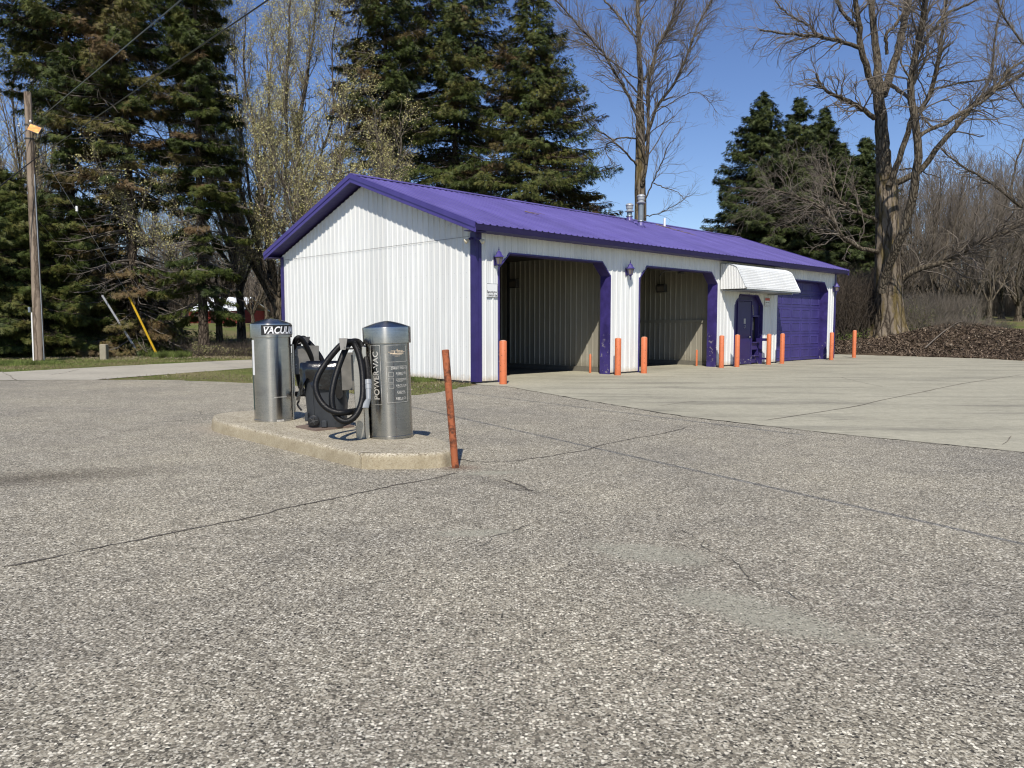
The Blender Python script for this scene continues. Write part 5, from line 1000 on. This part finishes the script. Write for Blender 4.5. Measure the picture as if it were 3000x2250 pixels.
# ---- spruces
def spruce(label,u,Y,Ht,prof,seed,nb=330,npb=60,mat=M_SPR,brown=None,dead=None,r0=.26,tone=.28,grp='tall spruces behind the driveway',zmin=.3,sz=1.,off=None,name='spruce_tree',halfgap=None):
    b=np.array(G0(u,Y)); t=thing(name,label,'spruce' if name=='spruce_tree' else 'evergreen',tuple(b),0,grp); rng=np.random.default_rng(seed)
    tp=smooth_path([(0,0,0),(rng.normal(0,.05),0,Ht*.3),(rng.normal(0,.06),0,Ht*.65),(0,0,Ht)],7); V,Fc=flare(tp,r0,.02,r0*.4,.5,12,5,seed); rawmesh('trunk',V,Fc,M_SPB,t,True)
    zk=np.array([p[0] for p in prof]);rk=np.array([p[1] for p in prof]); z=zmin+(Ht-zmin)*(1-(1-rng.uniform(0,1,nb)**.9)); z=np.sort(z); az=rng.uniform(0,2*PI,nb)
    Lb=np.interp(z,zk,rk)*rng.uniform(.62,1.12,nb)+.15
    if off is not None: Lb*=off(az,z)
    f=1-z/Ht; a=.30-.42*f+rng.normal(0,.08,nb); bb=.28+.25*f; cc=.22+.1*f; tt=np.linspace(0,1,7); Pb=np.empty((nb,7,3)); wv=rng.normal(0,.05,(nb,7)).cumsum(1)
    for i,q in enumerate(tt): Pb[:,i]=np.stack([np.cos(az+wv[:,i]*q)*Lb*q,np.sin(az+wv[:,i]*q)*Lb*q,z+Lb*(a*q-bb*q*q+cc*q**4)],1)
    Rb=np.clip(Lb*.011+.008,.01,.07)[:,None]*np.linspace(1,.25,7)[None]
    dk=np.zeros(nb) if dead is None else (rng.uniform(0,1,nb)<dead(z,az)).astype(float)
    c2=kids(Pb,Rb,nb*7,rng,t0=.12,ang=(.6,1.2),lenf=.30,lmax=1.1,rf=.5,kk=4,up=-.18,wob=.12,rmin=.006,tip=.5)
    V,Fc=merge([tubes(Pb,Rb,4),tubes(c2[0],c2[1],3)]); rawmesh('branches',V,Fc,M_DEAD if dead is not None else M_SPB,t)
    live=np.where(dk==0)[0]; w=Lb[live]**1.25; M=int(nb*npb*1.9); bi=live[rng.choice(len(live),M,p=w/w.sum())]; q=.12+.88*rng.uniform(0,1,M)**.72; x=q*6; ia=np.clip(x.astype(int),0,5); ff=(x-ia)[:,None]
    p=Pb[bi,ia]*(1-ff)+Pb[bi,ia+1]*ff; T=unit(Pb[bi,ia+1]-Pb[bi,ia]); Sd=unit(np.cross(T,[0,0,1.])); wd_=Lb[bi]*(.30*(1-q)+.05); s_=rng.uniform(-1,1,M); p=p+Sd*(s_*wd_)[:,None]; p[:,2]-=np.abs(s_)*wd_*.25+rng.uniform(0,.16,M)
    D=unit(T*.6+Sd*(s_*.9)[:,None]+rng.normal(0,.36,(M,3))+np.stack([0*s_,0*s_,-.35-.7*rng.uniform(0,1,M)],1)); U=unit(np.cross(D,Sd+rng.normal(0,.3,(M,3)))); S=np.cross(D,U)
    bt=np.clip(rng.normal(tone,.10,nb),0,.5)
    if brown is not None: bt=np.where(rng.uniform(0,1,nb)<brown(z,az),rng.uniform(.55,1.,nb),bt)
    tn=np.clip(bt[bi]+rng.normal(0,.07,M)+.10*(q-.5),0,1); ls=rng.uniform(.7,1.3,M)*.27*sz
    Ps=[];Ds=[];Ss=[];Ls=[];Ws=[];Ts=[]
    for an,lf,po in ((0,1.,0),(.75,.62,.10),(-.75,.62,.10),(.7,.5,.45),(-.7,.5,.45)):
        d2=unit(D*math.cos(an)+S*math.sin(an)); Ps.append(p+D*(ls*po)[:,None]);Ds.append(d2);Ss.append(unit(np.cross(d2,U)));Ls.append(ls*lf);Ws.append(np.full(M,.042*sz)*(.8+.4*rng.uniform(0,1,M)));Ts.append(tn)
    tris('crown',np.concatenate(Ps),np.concatenate(Ds),np.concatenate(Ss),np.concatenate(Ls),np.concatenate(Ws),mat,np.concatenate(Ts),t)
    return t
cosl=lambda az:np.cos(az)
spruce('huge dark spruce just right of the pole, its top swinging out left',225,38,23,[(0,3.4),(4,3.4),(6.6,3.0),(8.5,2.2),(11,2.3),(12.5,3.2),(16,3.9),(19,3.2),(23,.3)],41,420,62,brown=lambda z,az:np.where((np.cos(az)>.2)&(z>7),.30,.05),off=lambda az,z:np.where((z>8)&(z<12.3)&(np.cos(az)<-.1),.55,1.),zmin=.2)
spruce('tall spruce with rusty brown patches left of the yellow guy guard',392,37.5,24,[(0,3.2),(4,2.8),(8,3.2),(12,3.4),(16,3.4),(20,2.6),(24,.3)],42,400,50,brown=lambda z,az:np.where(z>9,.5,.45),dead=lambda z,az:np.where((z>2.5)&(z<8.5),.72,.06),zmin=.6)
spruce('tall drooping spruce with bare scarred lower trunk beside the small maple',594,37,24,[(0,1.3),(3,2.2),(6,2.1),(10,1.9),(14,1.6),(18,1.5),(24,.3)],43,330,50,brown=lambda z,az:.06+0*z,dead=lambda z,az:np.where(z<7,.55,.1),zmin=2.2,r0=.24)
spruce('bushy low spruce at the left edge behind the pole base',40,35.5,8.6,[(0,3.3),(3,3.3),(5,2.5),(7,1.4),(8.6,.2)],44,300,80,zmin=.1,tone=.36,r0=.14)
spruce('low spreading spruce skirt between the pole and the marker post',222,36.6,5.2,[(0,2.2),(2,2.1),(4,1.4),(5.2,.2)],45,190,80,zmin=.05,tone=.36,r0=.10,brown=lambda z,az:.10+0*z)
spruce('thin scraggly young spruce behind the grey guy guard',415,40.5,4.6,[(0,1.7),(2,1.6),(3.5,1.1),(4.6,.2)],46,110,55,zmin=.2,tone=.3,r0=.07,brown=lambda z,az:.25+0*z)
spruce('brownish spruce with a visible trunk behind the gable peak',1138,41,25,[(0,3.2),(6,3.2),(12,2.9),(18,2.6),(25,.3)],47,440,56,brown=lambda z,az:np.where(np.cos(az)<.3,.55,.25),dead=lambda z,az:np.where((z>6)&(z<12),.5,.08),zmin=2)
spruce('broad olive spruce in the middle of the row behind the roof',1335,42.5,25.5,[(0,4.4),(6,4.4),(12,4.0),(17,3.3),(20.5,2.7),(25.5,.3)],48,460,66,brown=lambda z,az:np.where(z>8,.16,.3),zmin=2,tone=.34)
spruce('large pointed spruce at the right end of the row behind the roof',1560,41,19.6,[(0,5.6),(3,5.7),(6.2,5.2),(8.9,4.5),(11,3.6),(14,2.6),(15.2,2.0),(17,1.3),(19.6,.15)],49,470,72,brown=lambda z,az:.07+0*z,zmin=1.5,tone=.36)
GR='pointed spruces right of the tall bare tree'
def tipspr(lb,u,vtip,Y,rw,sd,tn=.25,**kw): Ht=at(u,vtip,Y)[2]-G0(u,Y)[2]; return spruce(lb,u,Y,Ht,[(0,rw),(Ht*.3,rw*1.0),(Ht*.55,rw*.80),(Ht*.8,rw*.42),(Ht,.08)],sd,420,80,mat=M_SPR2,tone=tn,grp=GR,zmin=1,sz=1.25,**kw)
tipspr('leftmost pointed spruce beyond the right part of the roof',2222,268,58,5.0,51); tipspr('pointed spruce second from the left beyond the right part of the roof',2328,285,59,4.8,52); tipspr('narrow pointed spruce close left of the great cottonwood',2398,312,62,3.6,53); tipspr('lower dark spruce standing behind the great cottonwood trunk',2520,398,66,4.2,54); tipspr('short dark spruce half hidden by bare twigs above the far roof corner',2450,420,56,3.3,55)
# ---- woods at the right: copies of four bare trees
def copy_tree(o,parent=None):
    c=o.copy(); COL.objects.link(c); c.parent=parent
    for ch_ in o.children: copy_tree(ch_,c)
    return c
LW=[(110,dict(t0=.08,ang=(.25,.7),lenf=.38,lmax=3.2,rf=.5,kk=6,up=.3,wob=.16,rmin=.016,tip=.35),3,'add'),(800,dict(t0=.08,ang=(.3,.8),lenf=.5,lmax=1.8,rf=.5,kk=5,up=.25,wob=.16,rmin=.010,tip=.5),3,'next'),(2300,dict(t0=.1,ang=(.3,.8),lenf=.6,lmax=1.1,rf=.6,kk=4,up=.2,wob=.16,rmin=.008,tip=.6),3,'next')]
WG='bare woodland trees beyond the grass field'; WL='slender bare woodland tree in the thicket at the right'
protos=[multi('woodland_tree',WL,G0(2680,62),12.5,6,3.6,.20,LW,61,WG,None,.15),multi('woodland_tree',WL,G0(2790,66),13.5,7,4.,.2,LW,62,WG,None,.12),multi('woodland_tree',WL,G0(2900,60),12,5,3.4,.18,LW,63,WG,None,.2),multi('woodland_tree',WL,G0(2985,64),14,6,4.2,.22,LW,64,WG,None,.1)]
rr=random.Random(12)
def place(pr,u,Y,s,lb=None,gp=None):
    o=copy_tree(pr); o.location=G0(u,Y); o.rotation_euler=(0,0,rr.uniform(0,6.28)); o.scale=(s,s,s*rr.uniform(.92,1.08)); 
    if lb: o['label']=lb
    if gp: o['group']=gp
    return o
for i,(u,Y,s) in enumerate([(2460,58,.62),(2500,70,.9),(2545,60,.7),(2600,72,.95),(2640,58,.75),(2650,76,1.05),(2715,70,1.02),(2740,58,.8),(2760,80,1.15),(2825,74,1.1),(2850,60,.85),(2880,78,1.15),(2935,70,1.05),(2960,84,1.2),(3010,72,1.05),(3060,66,1.0),(3120,70,1.1),(2420,66,.7),(2340,60,.5),(3180,62,1.),(2700,92,1.2),(2800,96,1.25),(2900,100,1.3),(3000,95,1.25)]):
    place(protos[i%4],u,Y,s)
FG='distant bare trees behind the left meadow'; FL='distant bare tree beyond the meadow behind the spruces'
for i,(u,Y,s) in enumerate([(-60,75,1.1),(40,90,1.2),(110,80,1.05),(200,95,1.2),(280,84,1.),(350,110,1.3),(420,90,1.1),(480,120,1.3),(540,100,1.1),(590,125,1.2),(650,118,1.1),(700,108,1.2),(740,85,1.),(780,100,1.2),(840,90,1.2),(910,80,1.15),(960,95,1.3),(310,130,1.4),(510,140,1.4),(680,140,1.4),(160,125,1.4),(1700,80,.8),(1780,90,.8),(2000,85,.7)]):
    place(protos[(i+1)%4],u,Y,s,FL,FG)
# far wooded skyline as one mass of twigs and stems
def brush(name,n,xf,hh,rad_,mat,seed,kk=5,tw=3,lean=.25,twf=.5):
    rng=np.random.default_rng(seed); x,y=xf(rng,n); k=free(x,y); x,y=x[k],y[k]; n=len(x); z=zg(x,y)-.03; h=hh*rng.uniform(.45,1.15,n); P=np.empty((n,kk,3)); P[:,0]=np.stack([x,y,z],1); d=unit(np.stack([rng.normal(0,lean,n),rng.normal(0,lean,n),np.ones(n)],1))
    for i in range(1,kk): P[:,i]=P[:,i-1]+d*(h/(kk-1))[:,None]; d=unit(d+rng.normal(0,.16,(n,3)))
    R=rad_*rng.uniform(.6,1.3,n)[:,None]*np.linspace(1,.4,kk)[None]; parts=[tubes(P,R,3)]
    if tw: c=kids(P,R,n*tw,rng,t0=.15,ang=(.4,1.2),lenf=twf,lmax=1.6,rf=.6,kk=4,up=.05,wob=.25,rmin=rad_*.35,tip=.5); parts.append(tubes(c[0],c[1],3))
    V,Fc=merge(parts); o=rawmesh(name,V,Fc,mat); o['kind']='stuff'; return o
def region(x0,x1,y0,y1): return lambda rng,n:(rng.uniform(x0,x1,n),rng.uniform(y0,y1,n))
def ureg(u0,u1,y0,y1):
    def f(rng,n): Y=rng.uniform(y0,y1,n); u=rng.uniform(u0,u1,n); return (u-1500)/F*(Y*cp_),Y
    return f
brush('brush_thicket',2300,ureg(2380,2560,42,50),3.4,.016,M_TWIGD,71,tw=5)
brush('brush_thicket',1500,ureg(2590,2860,46,58),2.2,.014,M_BRUSH,72,tw=5)
brush('brush_thicket',5200,ureg(2760,3150,76,90),3.6,.020,M_BRUSH,73,tw=5)
brush('brush_thicket',1500,ureg(2330,2640,58,66),5.0,.020,M_TWIGD,74,tw=6)
brush('brush_thicket',2600,ureg(2600,3150,100,116),6.5,.030,M_TWIGD,79,tw=6)
brush('roadside_brush',2600,ureg(-60,860,37.5,41),1.0,.007,M_BRUSH,75,tw=4)
brush('roadside_brush',1400,ureg(560,900,35.5,38.5),.75,.008,M_TWIGD,76,tw=5,lean=.6)
brush('far_woods',7000,ureg(-200,1100,118,150),9.,.05,M_TWIGD,77,tw=6)
brush('far_woods',3000,ureg(1100,2300,110,140),9.,.05,M_TWIGD,78,tw=6)
brush('bank_brush',900,ureg(2740,2960,38,42),.7,.008,M_BRUSH,80,tw=4,lean=.9)
rg=np.random.default_rng(90)
# low green undergrowth leaves
def under(n,u0,u1,y0,y1,h,sz,t0,t1):
    x,y=ureg(u0,u1,y0,y1)(rg,n); k=free(x,y); x,y=x[k],y[k]; n=len(x); P=np.stack([x,y,zg(x,y)+rg.uniform(0,1,n)**1.6*h*(1+.6*np.sin(x*1.1)*np.sin(y*.7))],1); D=unit(rg.normal(0,1,(n,3))); S=unit(np.cross(D,rg.normal(0,1,(n,3)))); return P,D,S,rg.uniform(.5,1.3,n)*sz,rg.uniform(.4,.9,n)*sz,rg.uniform(t0,t1,n)
g_=cat(under(26000,-80,880,38,43,.8,.10,.0,.5),under(12000,2600,2860,46,58,1.3,.08,.2,.75),under(9000,2440,2600,42,48,.8,.1,.0,.35),under(12000,560,880,36,39,.5,.08,.4,1.))
tris('undergrowth',*g_[:5],M_GRASS,g_[5]).__setitem__('kind','stuff')
# fallen stick on the leaf pile
a_=gnd(2735,985,.55);b_=gnd(2845,949,1.25); 
def lay(label,u0,u1,Y0,Y1,r):
    P=np.linspace([0,Y0],[1,Y1],9); pts=[]
    for t_ in np.linspace(0,1,9): Y=Y0+(Y1-Y0)*t_; x=at(u0+(u1-u0)*t_,900,Y)[0]; pts.append((x,Y,float(zg(x,Y)[0])+.14+.03*math.sin(t_*9)))
    m=MB(); m.tube(smooth_path(pts,3),np.linspace(r,r*.4,25),6); o=m.build('fallen_stick',M_TWIG); tag(o,label,'stick')
lay('long bare stick lying across the brown leaf pile',2715,2860,37.,39.5,.035)
